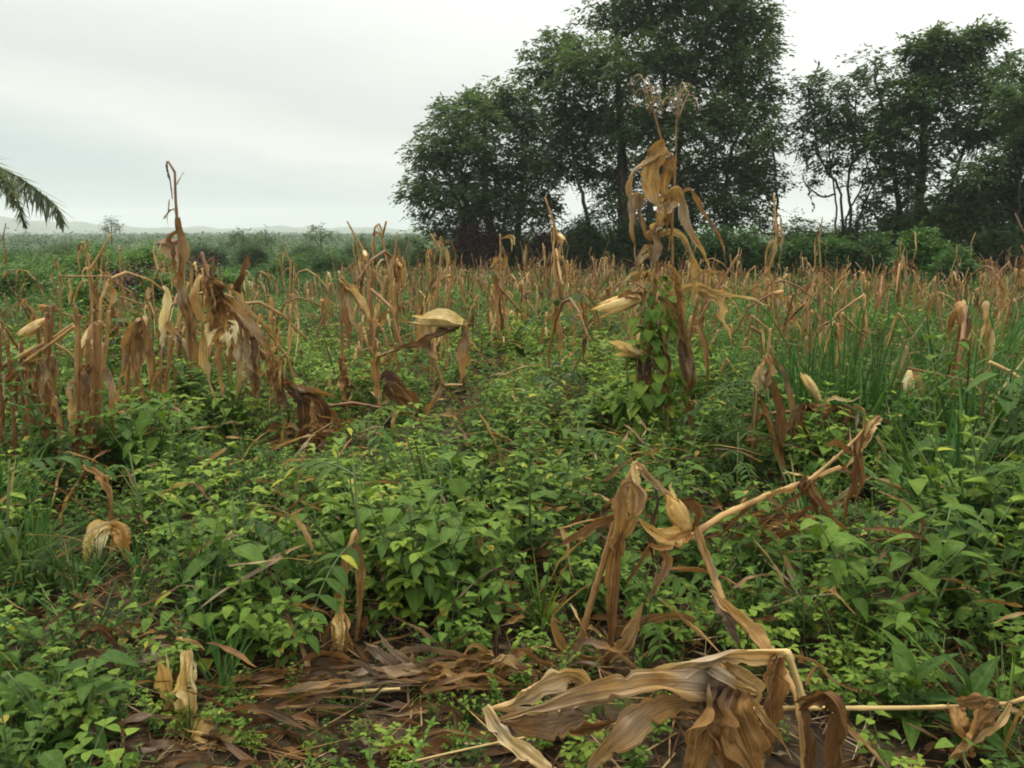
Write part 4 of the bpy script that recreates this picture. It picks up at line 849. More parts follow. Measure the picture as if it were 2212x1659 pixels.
    # ---- bundles of leaves lying on the ground
    rg = np.random.default_rng(33)
    def mat_(label, line, dd, n, spread, tints, wd=(.012, .045), lnr=(60, 220), sls=.2):
        p0 = at(*line[0], dd[0]); T = thing('fallen_leaf_bundle', label, 'fallen leaves', (p0[0], p0[1], float(gz(p0[0], p0[1]))))
        mb = MB()
        for i in range(n):
            s = rg.uniform(); u = line[0][0] + (line[1][0] - line[0][0]) * s; v = line[0][1] + (line[1][1] - line[0][1]) * s + rg.normal(0, spread); d_ = dd[0] + (dd[1] - dd[0]) * s + rg.normal(0, .07); lift = abs(rg.normal(0, .035))
            sl = (line[1][1] - line[0][1]) / (line[1][0] - line[0][0]) + rg.normal(0, sls); ln = rg.uniform(*lnr) * rg.choice([-1, 1]); dz = rg.normal(0, .03)
            P = [at(u + ln * q, v + sl * ln * q + rg.normal(0, 7), d_ + dz * q) + [0, 0, lift * math.sin(q * 3.1)] for q in (0, .33, .67, 1)]
            for q in P: q[2] = max(q[2], float(gz(q[0], q[1])) + .012)
            ribbon(mb, P, rg.uniform(*wd), (rg.normal(0, .3), -.5, 1), 20, 5, rg.uniform(.35, 1.1), .25, rg.normal(0, 1.3), rg.uniform(*tints), rg=rg, crumple=.8, pleat=.5)
        mb.build('dry_leaves', M['dry'], T)
        return T
    T = mat_('long reddish brown heap of maize leaves lying across the front centre', ((500, 1500), (1150, 1440)), (2.42, 2.5), 56, 17, (.06, .55), lnr=(90, 300), sls=.1)
    c_stalk(T, [(765, 1492, 2.38), (800, 1490, 2.36), (862, 1487, 2.36)], .006, .005, 1.0, .2, part='split_stalk')
    c_leaf(T, [(860, 1440, 2.45), (820, 1410, 2.45), (785, 1385, 2.45)], .05, .5, .5, .2); c_leaf(T, [(900, 1445, 2.45), (850, 1405, 2.45), (812, 1360, 2.45)], .03, .55, .5, .2); c_leaf(T, [(870, 1450, 2.45), (890, 1420, 2.45), (888, 1405, 2.45)], .02, .6, .5, .2)
    mat_('flat brown maize leaves along the bottom edge left of the big bundle', ((450, 1600), (1050, 1640)), (2.1, 2.06), 22, 28, (.04, .38))
    mat_('long flattened maize strips lying level across the bottom left centre', ((520, 1530), (1000, 1500)), (2.3, 2.32), 26, 30, (.08, .6), wd=(.008, .026), lnr=(180, 380), sls=.07)
    mat_('orange brown leaf heap at the foot of the bent stalks, front right centre', ((950, 1480), (1230, 1440)), (2.4, 2.45), 26, 14, (.25, .7), lnr=(80, 180))
    mat_('scattered yellow brown straw on bare ground at the left, below the grass', ((0, 1480), (420, 1440)), (2.5, 2.55), 26, 35, (.15, .75), wd=(.01, .04), lnr=(60, 190))
    mat_('dark brown leaf heap in the lower left corner', ((0, 1600), (380, 1620)), (2.15, 2.12), 16, 25, (.08, .5))
    mat_('dry leaves under the dark broken stalks, centre left', ((620, 960), (760, 930)), (5.4, 5.5), 26, 14, (.1, .5), wd=(.03, .08), lnr=(30, 90))
    mat_('dry leaves fallen between the tall plant and the orange ear', ((1150, 1200), (1330, 1120)), (3.3, 3.4), 12, 12, (.1, .5), lnr=(60, 150))
    mat_('fallen reddish leaves right of the orange ear, under the diagonal stalk', ((1530, 1170), (1800, 1120)), (3.3, 3.5), 30, 18, (.1, .55), lnr=(60, 160))
heroes()

# ------------------------------------------------------------------ the maize rows
def maize_proto(kind, seed, lod=0):
    """(stalk, leaves, ear) meshes around the origin"""
    rg = np.random.default_rng(seed); U = rg.uniform; st, lv, er = MB(), MB(), MB(); mt = rg.uniform(.34, .7); wk = rg.uniform(.5, 1.1)
    nl, nc = (10, 3) if lod == 0 else (5, 2); ns = 6 if lod == 0 else 3
    if kind == 'stub': pts = [(0, 0, -.05), (U(-.04, .04), U(-.04, .04), .4), (U(-.1, .1), U(-.1, .1), U(.45, .95))]
    elif kind == 'snapped':
        h = U(.6, .95); a = U(0, 6.28); l = U(.4, .8); x, y = math.cos(a), math.sin(a)
        pts = [(0, 0, -.05), (.02, .01, h * .5), (.03 * x, .03 * y, h), (l * .5 * x, l * .5 * y, h - l * U(.2, .5)), (l * .8 * x, l * .8 * y, max(.08, h - l * U(.7, 1)))]
    elif kind == 'leaning':
        a = U(0, 6.28); l = U(.3, .7); pts = [(0, 0, -.05), (l * .3 * math.cos(a), l * .3 * math.sin(a), .45), (l * math.cos(a), l * math.sin(a), U(.75, 1.05))]
    elif kind == 'tall': pts = [(0, 0, -.05), (U(-.05, .05), U(-.05, .05), .6), (U(-.1, .1), U(-.1, .1), 1.15), (U(-.16, .16), U(-.16, .16), U(1.3, 1.6))]
    else:
        h = U(.7, .95); a = U(0, 6.28); x, y = math.cos(a), math.sin(a)
        pts = [(0, 0, -.05)] + [(.55 * q * q * x, .55 * q * q * y, h * math.sin(q * 2.0) / .93) for q in np.linspace(.25, 1.2, 6)]
    if lod == 0: cane(st, pts, .017, .010, ns, U(.3, .65), .15, 22, rg=rg)
    else:
        P, s = linpath(pts, 6); tube(st, P, np.linspace(.016, .01, len(P)), ns, U(.3, .65))
    P, s = linpath(pts, 30)
    n = rg.integers(5, 11) if kind != 'stub' else rg.integers(2, 8)
    for i in range(n):
        k = int(U(.2, 1) * (len(P) - 1)); b = P[k]; a = U(0, 6.28); d = np.array([math.cos(a), math.sin(a), 0]); l = U(.15, .6); o = U(.02, .17); rise = U(-.04, .12)
        p = [b, b + d * o * .5 + [0, 0, rise], b + d * o + [0, 0, rise - l * .35], b + d * o * U(.8, 1.3) + [0, 0, rise - l]]
        p = [np.array([q[0], q[1], max(q[2], .03)]) for q in p]
        ribbon(lv, p, U(.02, .066) * wk, hint=d + [0, 0, .3], n=nl, nc=nc, fold=U(.4, .9) if nc > 2 else 0, ripple=.15, twist=rg.normal(0, .9), tint=float(np.clip(rg.normal(mt, .17), .08, .98)), rg=rg, crumple=1. if lod == 0 else .4)
    if U() < .28 and lod == 0:
        b = P[int(len(P) * U(.45, .8))]; a = U(0, 6.28); ear(None, b, b + np.array([math.cos(a) * .1, math.sin(a) * .1, U(-.17, .03)]), (.022), U(.12, .5), .9, mbs=er, rg=rg, n=5)
    return st, lv, er

KDESC = {'stub': 'short maize stub with limp dry leaves', 'snapped': 'maize stalk snapped midway with its top hanging down', 'leaning': 'leaning dry maize stalk', 'tall': 'upright dry maize stalk taller than its neighbours', 'arch': 'dry maize stalk arched over'}
def zone(x, y):
    s = x / (.66 * y)
    a = 'at the left' if s < -.33 else ('in the middle' if s < .2 else 'at the right')
    b = 'in the nearer rows' if y < 11 else ('in the mid field' if y < 17 else 'in the far rows')
    return a, b
def maize_rows():
    rg = np.random.default_rng(77); pts = []
    for row in np.arange(5.6, 40, .74):
        for x in np.arange(-(.7 * row + 2), .7 * row + 2, .42):
            X = x + rg.normal(0, .13); Y = row + .12 * x + rg.normal(0, .14)
            if Y < 5.6 or rg.uniform() < .18: continue
            s = X / (.66 * Y)
            if Y < 8.8 and -.12 < s < .2 and rg.uniform() < .8: continue                       # weeds only, in front of the middle
            if Y < 5.7 and s > -.2: continue
            if Y > 19 and s < -.3: continue
            keep = .7 + .4 * float(lfn(X, Y, .5, 3))
            if s > .2: keep += .25 if Y > 9 else -.12
            if s < -.1 and Y < 10: keep += .3
            if Y > 9 and -.3 < s < .25: keep += .4
            if rg.uniform() > keep: continue
            pts.append((Y, X))
    pts = [p for p in pts if abs(p[1]) < .68 * p[0] + 1.2]
    pts.sort(); kinds = list(KDESC); wk = [.46, .22, .17, .09, .06]
    protos = {k: [maize_proto(k, 500 + i * 13 + 7 * j) for j in range(7)] for i, k in enumerate(kinds)}
    meshes = {}
    for k in kinds:
        for j, (a, b, c) in enumerate(protos[k]):
            meshes[k, j] = (a.mesh('stalk', M['stalk']), b.mesh('dry_leaves', M['dry']), c.mesh('ear', M['husk']) if c.n else None)
    lo = {k: [[q.arr() for q in maize_proto(k, 900 + i * 13 + 7 * j, 1)[:2]] for j in range(4)] for i, k in enumerate(kinds)}
    far = MB(); nthing = 0
    for Y, X in pts:
        k = str(rg.choice(kinds, p=wk)); j = int(rg.integers(7)); rot = rg.uniform(0, 6.28); s = float(np.clip(rg.lognormal(-.04, .2), .55, 1.4))
        infr = abs(X) < .67 * Y
        if infr and nthing < 285:
            nthing += 1; a, b = zone(X, Y)
            T = thing('maize_stalk', f'{KDESC[k]} {b} {a}', 'maize stalk', (X, Y, float(gz(X, Y))), f'{k} maize stalks {b} {a}')
            T.rotation_euler = (rg.normal(0, .1), rg.normal(0, .1), rot); T.scale = (s, s, s)
            for nm, me in zip(('stalk', 'dry_leaves', 'ear'), meshes[k, j]):
                if me is None: continue
                o = bpy.data.objects.new(nm, me); COL.objects.link(o); o.parent = T
        else:
            for V, F, A in lo[k][j % 4]: place(far, (V, F, A), X, Y, rot, s, rg.normal(0, .12), rg.normal(0, .12, 2))
    tag(far.build('maize_field', M['dry']), 'farthest rows of dry broken maize stalks before the trees', 'maize field', kind='stuff')
maize_rows()

# ------------------------------------------------------------------ single weeds that stand out
def weeds():
    rg = np.random.default_rng(41); cache = {}
    def single(kind, label, u, v, d, hgt, seed, dt=0., n=1, group=None, name='weed'):
        for i in range(n):
            st, fo = herb(kind, np.random.default_rng(seed + i), hgt); p = at(u, v, d); p[2] = float(gz(p[0], p[1]))
            if dt:
                for A in fo.A: A[:, 2] = np.clip(A[:, 2] + dt, 0, 1)
            T = thing(name, label, 'weed', p, group); T.rotation_euler = (0, 0, rg.uniform(0, 6.28))
            for nm, mb, mt in (('stem', st, 'hstem'), ('foliage', fo, 'herb')):
                if mb.n:
                    o = bpy.data.objects.new(nm, mb.mesh(nm, M[mt])); COL.objects.link(o); o.parent = T
    single('compound', 'pale green bushy weed with many small leaflets, centre of the near weeds', 850, 1190, 3.6, .60, 1, .12)
    single('compound', 'pale green leaflet weed just right of the central pale bush', 965, 1175, 3.7, .54, 2, .09)
    single('compound', 'pale leafy weed at the left shoulder of the central pale bush', 760, 1185, 3.65, .50, 3, .07)
    single('compound', 'pale leaflet weed behind the central pale bush, slightly taller', 880, 1120, 4.1, .66, 51, .10)
    single('compound', 'pale leaflet weed in front of the central pale bush', 870, 1260, 3.3, .44, 52, .06)
    single('lance', 'upright light green weed with crown of narrow leaves left of the orange ear', 1215, 1170, 3.7, .52, 4, .14)
    single('lance', 'upright yellow green weed tip standing behind the pale bush', 1135, 1030, 4.7, .50, 5, .18)
    single('lance', 'tall weed with paired dark leaves in tiers, left of the hairpin stalk', 420, 1350, 2.9, .52, 6, -.04)
    single('heart', 'weed with large heart shaped leaves below the tiered weed', 520, 1430, 2.65, .36, 7, .06)
    single('heart', 'heart leaved weed right beside the tiered weed, close to the ground', 440, 1440, 2.6, .34, 8, .04)
    single('heart', 'round leaved weed left of the hairpin stalk base', 550, 1440, 2.62, .24, 9, 0)
    single('heart', 'heart leaved weed between hairpin stalk and the central pale bush', 860, 1330, 3.0, .42, 10, -.05)
    single('heart', 'dark heart leaved weed left of the bent stalks', 1010, 1340, 2.9, .40, 11, -.03)
    single('compound', 'leaflet weed under the peak of the bent stalks', 1450, 1370, 2.75, .28, 12, -.02)
    single('heart', 'heart leaved sprig growing through the frame of bent stalks', 1475, 1330, 2.8, .40, 13, .02)
    single('lance', 'weed with opposite leaves right of the frame of bent stalks', 1740, 1400, 2.7, .44, 14, -.05)
    single('oval', 'shrubby weed with big oval leaves and yellow tips, lower right', 1880, 1380, 2.75, .62, 15, .12)
    single('oval', 'shrubby weed with drooping oval leaves behind the level yellow stalk', 1990, 1370, 2.8, .66, 16, .02)
    single('oval', 'large leaved shrubby weed at the right border', 2150, 1330, 2.9, .72, 17, -.03)
    single('oval', 'tall leafy weed with broad leaves in the right corner above the yellow stalk', 2200, 1250, 3.2, .62, 18, -.04)
    single('broad', 'low rosette of long pale green leaves under the level yellow stalk', 1960, 1620, 2.2, .30, 19, 0)
    single('broad', 'low rosette of long leaves in the lower right corner', 2080, 1660, 2.12, .28, 20, -.04)
    single('oval', 'broad leaved weed under the round pale leaf at the right', 2100, 1200, 3.6, .66, 21, -.02)
    single('pinnate', 'dark feather leaved seedling right of the vine', 1560, 1010, 4.6, .66, 22, .0)
    single('pinnate', 'dark drooping compound leaf plant beside the split spiky stalk', 1625, 960, 4.5, .70, 23, -.05)
    single('pinnate', 'feather leaved plant in front of the split spiky stalk', 1590, 1080, 4.2, .48, 24, .1)
    single('lance', 'slender tall weed with spaced leaves, right of the yellow husk', 1025, 950, 5.2, .92, 25, -.05)
    single('lance', 'bushy fine leaved weed centre of the field, behind the pale bush', 1170, 900, 6.0, .72, 26, .03)
    single('small', 'fine leaved feathery weed in the middle of the field', 1120, 850, 6.6, .80, 27, .02)
    single('heart', 'vine leaved weed mound at the foot of the tall plant, left side', 1330, 1000, 5.0, .48, 28, .0)
    single('heart', 'vine leaved weed mound at the foot of the tall plant, right side', 1480, 1010, 4.9, .45, 29, .0)
    single('compound', 'light green weed with drooping leaflets right of the tall plant', 1610, 800, 6.2, .75, 30, .06)
    single('heart', 'dark round bush weed behind the short broken stalk, left of centre', 565, 690, 12.0, .75, 31, -.18)
    single('grass', 'tuft of long green grass blades curving over, left of the diagonal leaf', 1170, 1330, 2.85, .42, 32, .0, name='grass_tuft')
    single('grass', 'tuft of thin grass at the left border, lower half', 60, 1300, 3.0, .50, 33, .0, name='grass_tuft')
    single('grass', 'tuft of bright grass blades, bottom left corner', 120, 1560, 2.25, .36, 34, .1, name='grass_tuft')
    single('grass', 'tall grass blades at the right border beside the yellow stalk', 2170, 1640, 2.05, .60, 35, .1, name='grass_tuft')
    single('grass', 'grass clump right of the frame of bent stalks', 1830, 1400, 2.65, .42, 36, -.02, name='grass_tuft')
    # tall dense grass stand at the right
    rg = np.random.default_rng(52)
    for i, (u, d, h, lab) in enumerate(((1815, 5.6, 1.45, 'tallest grass clump with spear like blades, right of the tall plant'), (1750, 5.4, 1.0, 'dense green grass clump left of the tallest grass'), (1880, 5.5, 1.05, 'dense green grass clump right of the tallest grass'),
                                   (1930, 5.2, .75, 'arching grass clump at the right, below the yellowish ear'), (2060, 6.2, .9, 'grass clump at far right of the mid field'), (2170, 5.6, .85, 'grass clump touching the right border, mid height'), (1700, 5.9, .8, 'short grass clump right behind the split spiky stalk'), (1990, 7.2, .8, 'grass clump behind the yellowish ear'))):
        mb = MB(); p = at(u, 950, d); p[2] = float(gz(p[0], p[1]))
        for k in range(85):
            a = rg.uniform(0, 6.28); r = abs(rg.normal(0, .14)); l = h * rg.uniform(.45, 1.05); ti = rg.uniform(0, .35); b = np.array([r * math.cos(a), r * math.sin(a), 0]); dd = np.array([math.cos(a) * ti, math.sin(a) * ti, 1]); dr = rg.uniform(.0, .55) ** 1.5
            pp = [b + dd * l * t + np.array([math.cos(a), math.sin(a), -.9]) * l * dr * t ** 2.6 for t in (0, .3, .55, .8, 1)]
            ribbon(mb, pp, rg.uniform(.009, .02), (math.cos(a), math.sin(a), .6), 8, 3, .5, 0, rg.uniform(-.6, .6), float(np.clip(rg.normal(.38, .2), .05, .95)), base=.8, peak=.2, rg=rg)
        T = thing('grass_clump', lab, 'grass', p); o = bpy.data.objects.new('blades', mb.mesh('blades', M['grass'])); COL.objects.link(o); o.parent = T
    # a body of repeated weeds, copies of a few plants
    desc = {'heart': 'heart leaved green weed', 'lance': 'narrow leaved upright green weed', 'compound': 'leaflet bearing pale green weed', 'small': 'tiny leaved spreading weed'}
    base = {}
    for k in desc:
        for j in range(3):
            st, fo = herb(k, np.random.default_rng(300 + j + len(k)), .46); base[k, j] = (st.mesh('stem', M['hstem']), fo.mesh('foliage', M['herb']))
    for i in range(150):
        y = rg.uniform(2.6, 8.5) ** 1.0; x = rg.uniform(-.64, .64) * y
        if clear_of(x, y) < 1 or crowding(x, y, 1.2) < 1: continue
        k = str(rg.choice(list(desc))); s = rg.uniform(.75, 1.15) * (.85 if y < 3.4 else 1.1)
        side = 'left of the photo' if x < -.2 * y else ('right of the photo' if x > .2 * y else 'middle of the photo'); dist = 'foreground' if y < 4 else 'middle distance'
        T = thing('weed', f'{desc[k]} in the {dist} weeds, {side}', 'weed', (x, y, float(gz(x, y))), f'{k} leaf weeds, {dist}, {side}'); T.rotation_euler = (rg.normal(0, .1), rg.normal(0, .1), rg.uniform(0, 6.28)); T.scale = (s, s, s)
        for nm, me in zip(('stem', 'foliage'), base[k, int(rg.integers(3))]):
            o = bpy.data.objects.new(nm, me); COL.objects.link(o); o.parent = T
weeds()

# ------------------------------------------------------------------ trees
PXM = 2.16016 * FPX
def crown_fill(mb, c, rad, nclump, nleaf, ls, rg, tint0=.45, flat=.55, csig=.32, shell=.55, tm='lo', wr=.42):
    """leaf sprays through an ellipsoid, denser near its skin; returns the spray centres"""
    d = norm(rg.normal(0, 1, (nclump, 3))); r = rg.uniform(0, 1, nclump) ** shell
    C = c + d * r[:, None] * rad
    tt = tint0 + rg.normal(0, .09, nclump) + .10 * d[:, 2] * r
    tw = 5; nl = max(3, nleaf // tw); k = nclump * tw
    D = norm(np.repeat(d, tw, 0) * [.7, .7, .25] + rg.normal(0, .6, (k, 3)) * [1, 1, .45]); B = np.repeat(C, tw, 0) + rg.normal(0, csig * .36, (k, 3)); ln = csig * rg.uniform(1.0, 2.4, k)
    t = np.tile(np.linspace(.05, 1, nl), k); m = k * nl; Dr = np.repeat(D, nl, 0)
    P = np.repeat(B, nl, 0) + Dr * (t * np.repeat(ln, nl))[:, None] - np.array([0, 0, 1.]) * (t ** 2 * np.repeat(ln, nl) * .35)[:, None] + rg.normal(0, .025, (m, 3))
    S = ls * rg.uniform(.6, 1.35, m) * (1.1 - .3 * t); sd = norm(np.cross(Dr, [0, 0, 1.])) * rg.choice([-1, 1], m)[:, None]
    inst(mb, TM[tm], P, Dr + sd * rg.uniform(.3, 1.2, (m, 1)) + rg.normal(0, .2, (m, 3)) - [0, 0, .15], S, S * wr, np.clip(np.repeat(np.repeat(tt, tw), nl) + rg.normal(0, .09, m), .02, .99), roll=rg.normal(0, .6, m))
    return C
def tree(name, label, d, base, blobs, trunks, seed, dens=1., ls=.18, tint=.42, csig=.30, group=None, mat='tree', cat='tree', limb=.05, twigs=4):
    rg = np.random.default_rng(seed); bp = at(*base, d); bp[2] = float(gz(bp[0], bp[1]))
    T = thing(name, label, cat, bp, group); cr, tk = MB(), MB(); tp = []
    for tr in trunks:
        r0, r1, pts = tr; P = smoothpath([at(u, v, d + dd) if k else np.array([*at(u, v, d + dd)[:2], bp[2] - .15]) for k, (u, v, dd) in enumerate(pts)], 26)
        P[1:-1] += rg.normal(0, .03, (24, 3)); tube(tk, P, np.linspace(r0, r1, 26) * (1 + .9 * np.exp(-np.linspace(0, 1, 26) * 26)), 9, rg.uniform(.1, .7)); tp.append(P)
    allp = np.concatenate([P[4:] for P in tp]) if tp else None
    for bl in blobs:
        u, v, ru, rv = bl[:4]; dd = bl[4] if len(bl) > 4 else rg.uniform(-2.0, 2.0); k = bl[5] if len(bl) > 5 else 1.
        c = at(u, v, d + dd); sl = (d + dd) / PXM; rad = np.array([ru * sl, (ru + rv) * .55 * sl, rv * sl])
        vol = (ru * rv) / 2500.; n = int(np.clip(70 * vol * dens * k, 6, 900))
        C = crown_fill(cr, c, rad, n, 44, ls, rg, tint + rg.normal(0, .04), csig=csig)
        if allp is not None:
            dist = np.linalg.norm((allp - c) * [1, 1, 1.2] + [0, 0, .9], axis=1); s = allp[np.argmin(dist)]
            mid = (s + c) / 2 + [0, 0, -.15 * np.linalg.norm(c - s)] + rg.normal(0, .15, 3)
            P = smoothpath([s, mid, c], 12); tube(tk, P, np.linspace(limb, limb * .45, 12), 6, rg.uniform(.1, .6))
            for q in C[rg.choice(len(C), min(len(C), twigs + n // 8), replace=False)]:
                b = P[rg.integers(5, 12)]; Q = smoothpath([b, (b + q) / 2 + rg.normal(0, .12, 3), q], 7); tube(tk, Q, np.linspace(limb * .38, limb * .12, 7), 4, rg.uniform(.1, .6))
    cr.build('crown', M[mat], T)
    if tk.n: tk.build('trunk', M['bark'], T)
    return T
tree('broadleaf_tree', 'dark spreading tree at the left end of the big tree group', 38, (1070, 575),
     [(1010, 300, 95, 85), (935, 330, 55, 42), (915, 420, 48, 45), (1000, 410, 90, 60), (1060, 225, 70, 45), (1135, 260, 75, 65), (1100, 370, 90, 70), (935, 480, 48, 32, 0, .6), (1050, 460, 80, 45), (1150, 440, 60, 60), (1090, 195, 40, 28, 0, .7), (985, 240, 50, 35), (905, 375, 35, 25, 0, .6), (1180, 350, 50, 60), (980, 500, 60, 25, 0, .7)],
     [(.24, .07, [(1065, 585, 0), (1062, 500, 0), (1045, 400, .2), (1050, 250, .3)]), (.16, .05, [(1000, 585, .5), (1005, 500, .5), (975, 400, .5), (945, 330, .4)]), (.16, .05, [(1125, 585, -.4), (1120, 480, -.4), (1135, 360, -.2), (1140, 250, 0)]), (.12, .04, [(1075, 585, .8), (1090, 480, .8), (1100, 360, .8)]), (.10, .04, [(1040, 585, -.6), (1020, 480, -.6), (1000, 380, -.5), (1000, 290, -.4)])], 201, 1.0, .185, .46)
tree('broadleaf_tree', 'tallest broad tree, crown running out of the top of the photo', 36, (1370, 580),
     [(1440, 20, 120, 60), (1330, 30, 75, 45), (1570, 25, 90, 60), (1640, 65, 45, 50, 0, .7), (1210, 112, 80, 40), (1150, 150, 42, 30, 0, .7), (1285, 150, 100, 60), (1205, 200, 70, 32, 0, .8), (1420, 130, 120, 75), (1560, 125, 105, 70), (1650, 110, 40, 26, 0, .6), (1640, 200, 55, 40), (1550, 250, 105, 65), (1420, 260, 115, 70), (1300, 260, 90, 55), (1235, 330, 65, 55), (1325, 370, 85, 60), (1470, 380, 110, 70), (1590, 350, 90, 60), (1660, 290, 45, 50), (1635, 395, 55, 45), (1560, 450, 85, 45), (1430, 480, 80, 50), (1240, 255, 70, 40), (1310, 440, 45, 40, 0, .5), (1640, 470, 40, 40, 0, .4), (1480, -40, 150, 50), (1400, -90, 110, 50), (1590, -60, 90, 50)],
     [(.34, .06, [(1348, 590, 0), (1346, 470, 0), (1345, 330, .1), (1335, 200, .2), (1330, 40, .2)]), (.26, .05, [(1450, 590, .5), (1455, 440, .5), (1470, 300, .4), (1510, 120, .2), (1560, 10, .2)]), (.18, .05, [(1400, 590, -.6), (1405, 440, -.6), (1430, 280, -.4), (1440, 90, -.2), (1440, -60, 0)]), (.14, .04, [(1560, 590, .3), (1565, 470, .3), (1580, 330, .3), (1630, 210, .2)]), (.12, .04, [(1280, 590, .3), (1270, 480, .3), (1240, 350, .2), (1220, 200, .1)]), (.07, .03, [(1672, 570, 0), (1677, 460, 0), (1672, 340, 0), (1660, 280, 0)])], 202, 1.0, .185, .50)
tree('slender_tree', 'thin many stemmed tree with open crown, in the gap right of the tall tree', 34, (1830, 575),
     [(1745, 185, 34, 38, 0, .8), (1790, 235, 62, 52), (1760, 310, 45, 40, 0, .8), (1850, 265, 58, 60), (1835, 185, 42, 30, 0, .7), (1800, 330, 55, 40, 0, .6), (1880, 340, 45, 50, 0, .7), (1725, 260, 26, 34, 0, .6), (1740, 400, 22, 22, 0, .25), (1870, 410, 40, 30, 0, .4)],
     [(.07, .02, [(1822, 585, 0), (1818, 480, 0), (1815, 410, 0), (1775, 350, 0), (1755, 250, 0), (1745, 180, 0)]), (.08, .025, [(1835, 585, .2), (1838, 470, .2), (1832, 400, .2), (1845, 300, .2), (1850, 200, .2)]), (.08, .02, [(1842, 585, -.2), (1850, 490, -.2), (1878, 420, -.2), (1905, 370, -.2)]), (.06, .02, [(1828, 585, .4), (1830, 470, .4), (1865, 400, .4), (1872, 300, .4)]), (.05, .02, [(1800, 585, .3), (1806, 470, .3), (1800, 400, .3), (1790, 300, .3), (1795, 200, .3)]), (.05, .015, [(1848, 585, .5), (1856, 470, .5), (1890, 390, .5)])], 203, .8, .17, .40)
tree('broadleaf_tree', 'large tree at the right with vine choked dark limb pointing at the sky', 33, (1990, 575),
     [(1880, 130, 34, 36, 0, .3), (1905, 165, 40, 26, 0, .35), (1965, 210, 75, 50, 0, .8), (2050, 185, 80, 42, 0, .8), (1990, 105, 34, 28, 0, 1.9), (2015, 145, 34, 34, 0, 1.6), (2065, 92, 42, 22, 0, 1.9), (2110, 80, 36, 16, 0, 1.9), (2143, 66, 22, 9, 0, 2.4), (2020, 92, 20, 28, 0, 1.8), (2085, 120, 40, 22, 0, 1.5), (2150, 190, 55, 55, 0, .7), (2030, 262, 100, 50, 0, .8), (1930, 290, 70, 50, 0, .75), (2110, 285, 70, 42, 0, .7), (1985, 340, 70, 40, 0, .8), (1940, 390, 60, 50, 0, .8), (1930, 475, 70, 55), (2010, 460, 50, 50), (2175, 255, 36, 50, 0, .7), (2150, 150, 30, 30, 0, .3), (2180, 120, 16, 14, 0, .3), (1985, 500, 70, 40)],
     [(.24, .05, [(1985, 590, 0), (1985, 480, 0), (1992, 360, 0), (2005, 230, 0), (2030, 140, 0), (2090, 95, 0), (2150, 64, 0)]), (.15, .04, [(1950, 590, .4), (1945, 470, .4), (1925, 340, .4), (1890, 150, .4)]), (.12, .04, [(2030, 590, -.3), (2040, 470, -.3), (2080, 330, -.3), (2140, 200, -.3)])], 204, 1.0, .185, .44)
tree('broadleaf_tree', 'leafy tree cut by the right border, grey trunks below its crown', 30, (2165, 590),
     [(2190, 330, 50, 36, 0, .9), (2205, 225, 46, 42), (2190, 160, 34, 34, 0, .6), (2120, 370, 62, 36, 0, .8), (2215, 280, 40, 40), (2100, 430, 70, 50), (2160, 460, 80, 70), (2200, 400, 55, 50), (2090, 490, 70, 45), (2260, 300, 60, 60), (2260, 440, 60, 70), (2170, 520, 80, 30, 0, .7), (2300, 200, 70, 70), (2060, 520, 60, 30)],
     [(.10, .04, [(2128, 600, 0), (2125, 520, 0), (2118, 440, 0), (2105, 400, 0)]), (.09, .03, [(2158, 600, .3), (2154, 520, .3), (2150, 420, .3), (2195, 330, .3)]), (.10, .03, [(2193, 605, -.2), (2196, 520, -.2), (2202, 400, -.2), (2215, 230, 0)]), (.07, .03, [(2175, 600, .5), (2172, 520, .5), (2180, 450, .5)])], 205, 1.0, .18, .36)

def shrub(label, u, v, ru, rv, d, seed, mat='shrub', tint=.45, ls=.12, dens=1.6, name='shrub', group=None):
    """bush whose crown reaches the ground, on several thin stems"""
    rg = np.random.default_rng(seed); sl = d / PXM; c = at(u, v, d); bp = np.array([c[0], c[1], float(gz(c[0], c[1]))]); T = thing(name, label, 'shrub', bp, group)
    top = c[2] + rv * sl; cr, tk = MB(), MB()
    rad = np.array([ru * sl, ru * sl * .7, max(rv * sl, (top - bp[2]) * .52)]); cc = np.array([c[0], c[1], top - rad[2]])
    n = int(110 * dens * rad[0] * rad[2] / .5)
    for q in range(4):
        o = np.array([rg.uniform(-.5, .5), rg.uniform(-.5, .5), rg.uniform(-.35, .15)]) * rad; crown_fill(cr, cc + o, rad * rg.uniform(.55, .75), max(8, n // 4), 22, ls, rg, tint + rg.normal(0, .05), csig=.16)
    V = cr.V
    for a in V: a[:, 2] = np.maximum(a[:, 2], bp[2] + .01)
    for q in range(6):
        e = cc + rg.normal(0, .35, 3) * rad; tube(tk, smoothpath([bp + [rg.normal(0, .08), rg.normal(0, .08), 0], (bp + e) / 2 + rg.normal(0, .05, 3), e], 7), np.linspace(.025, .008, 7), 5, .3)
    cr.build('crown', M[mat], T); tk.build('stem', M['bark'], T); return T
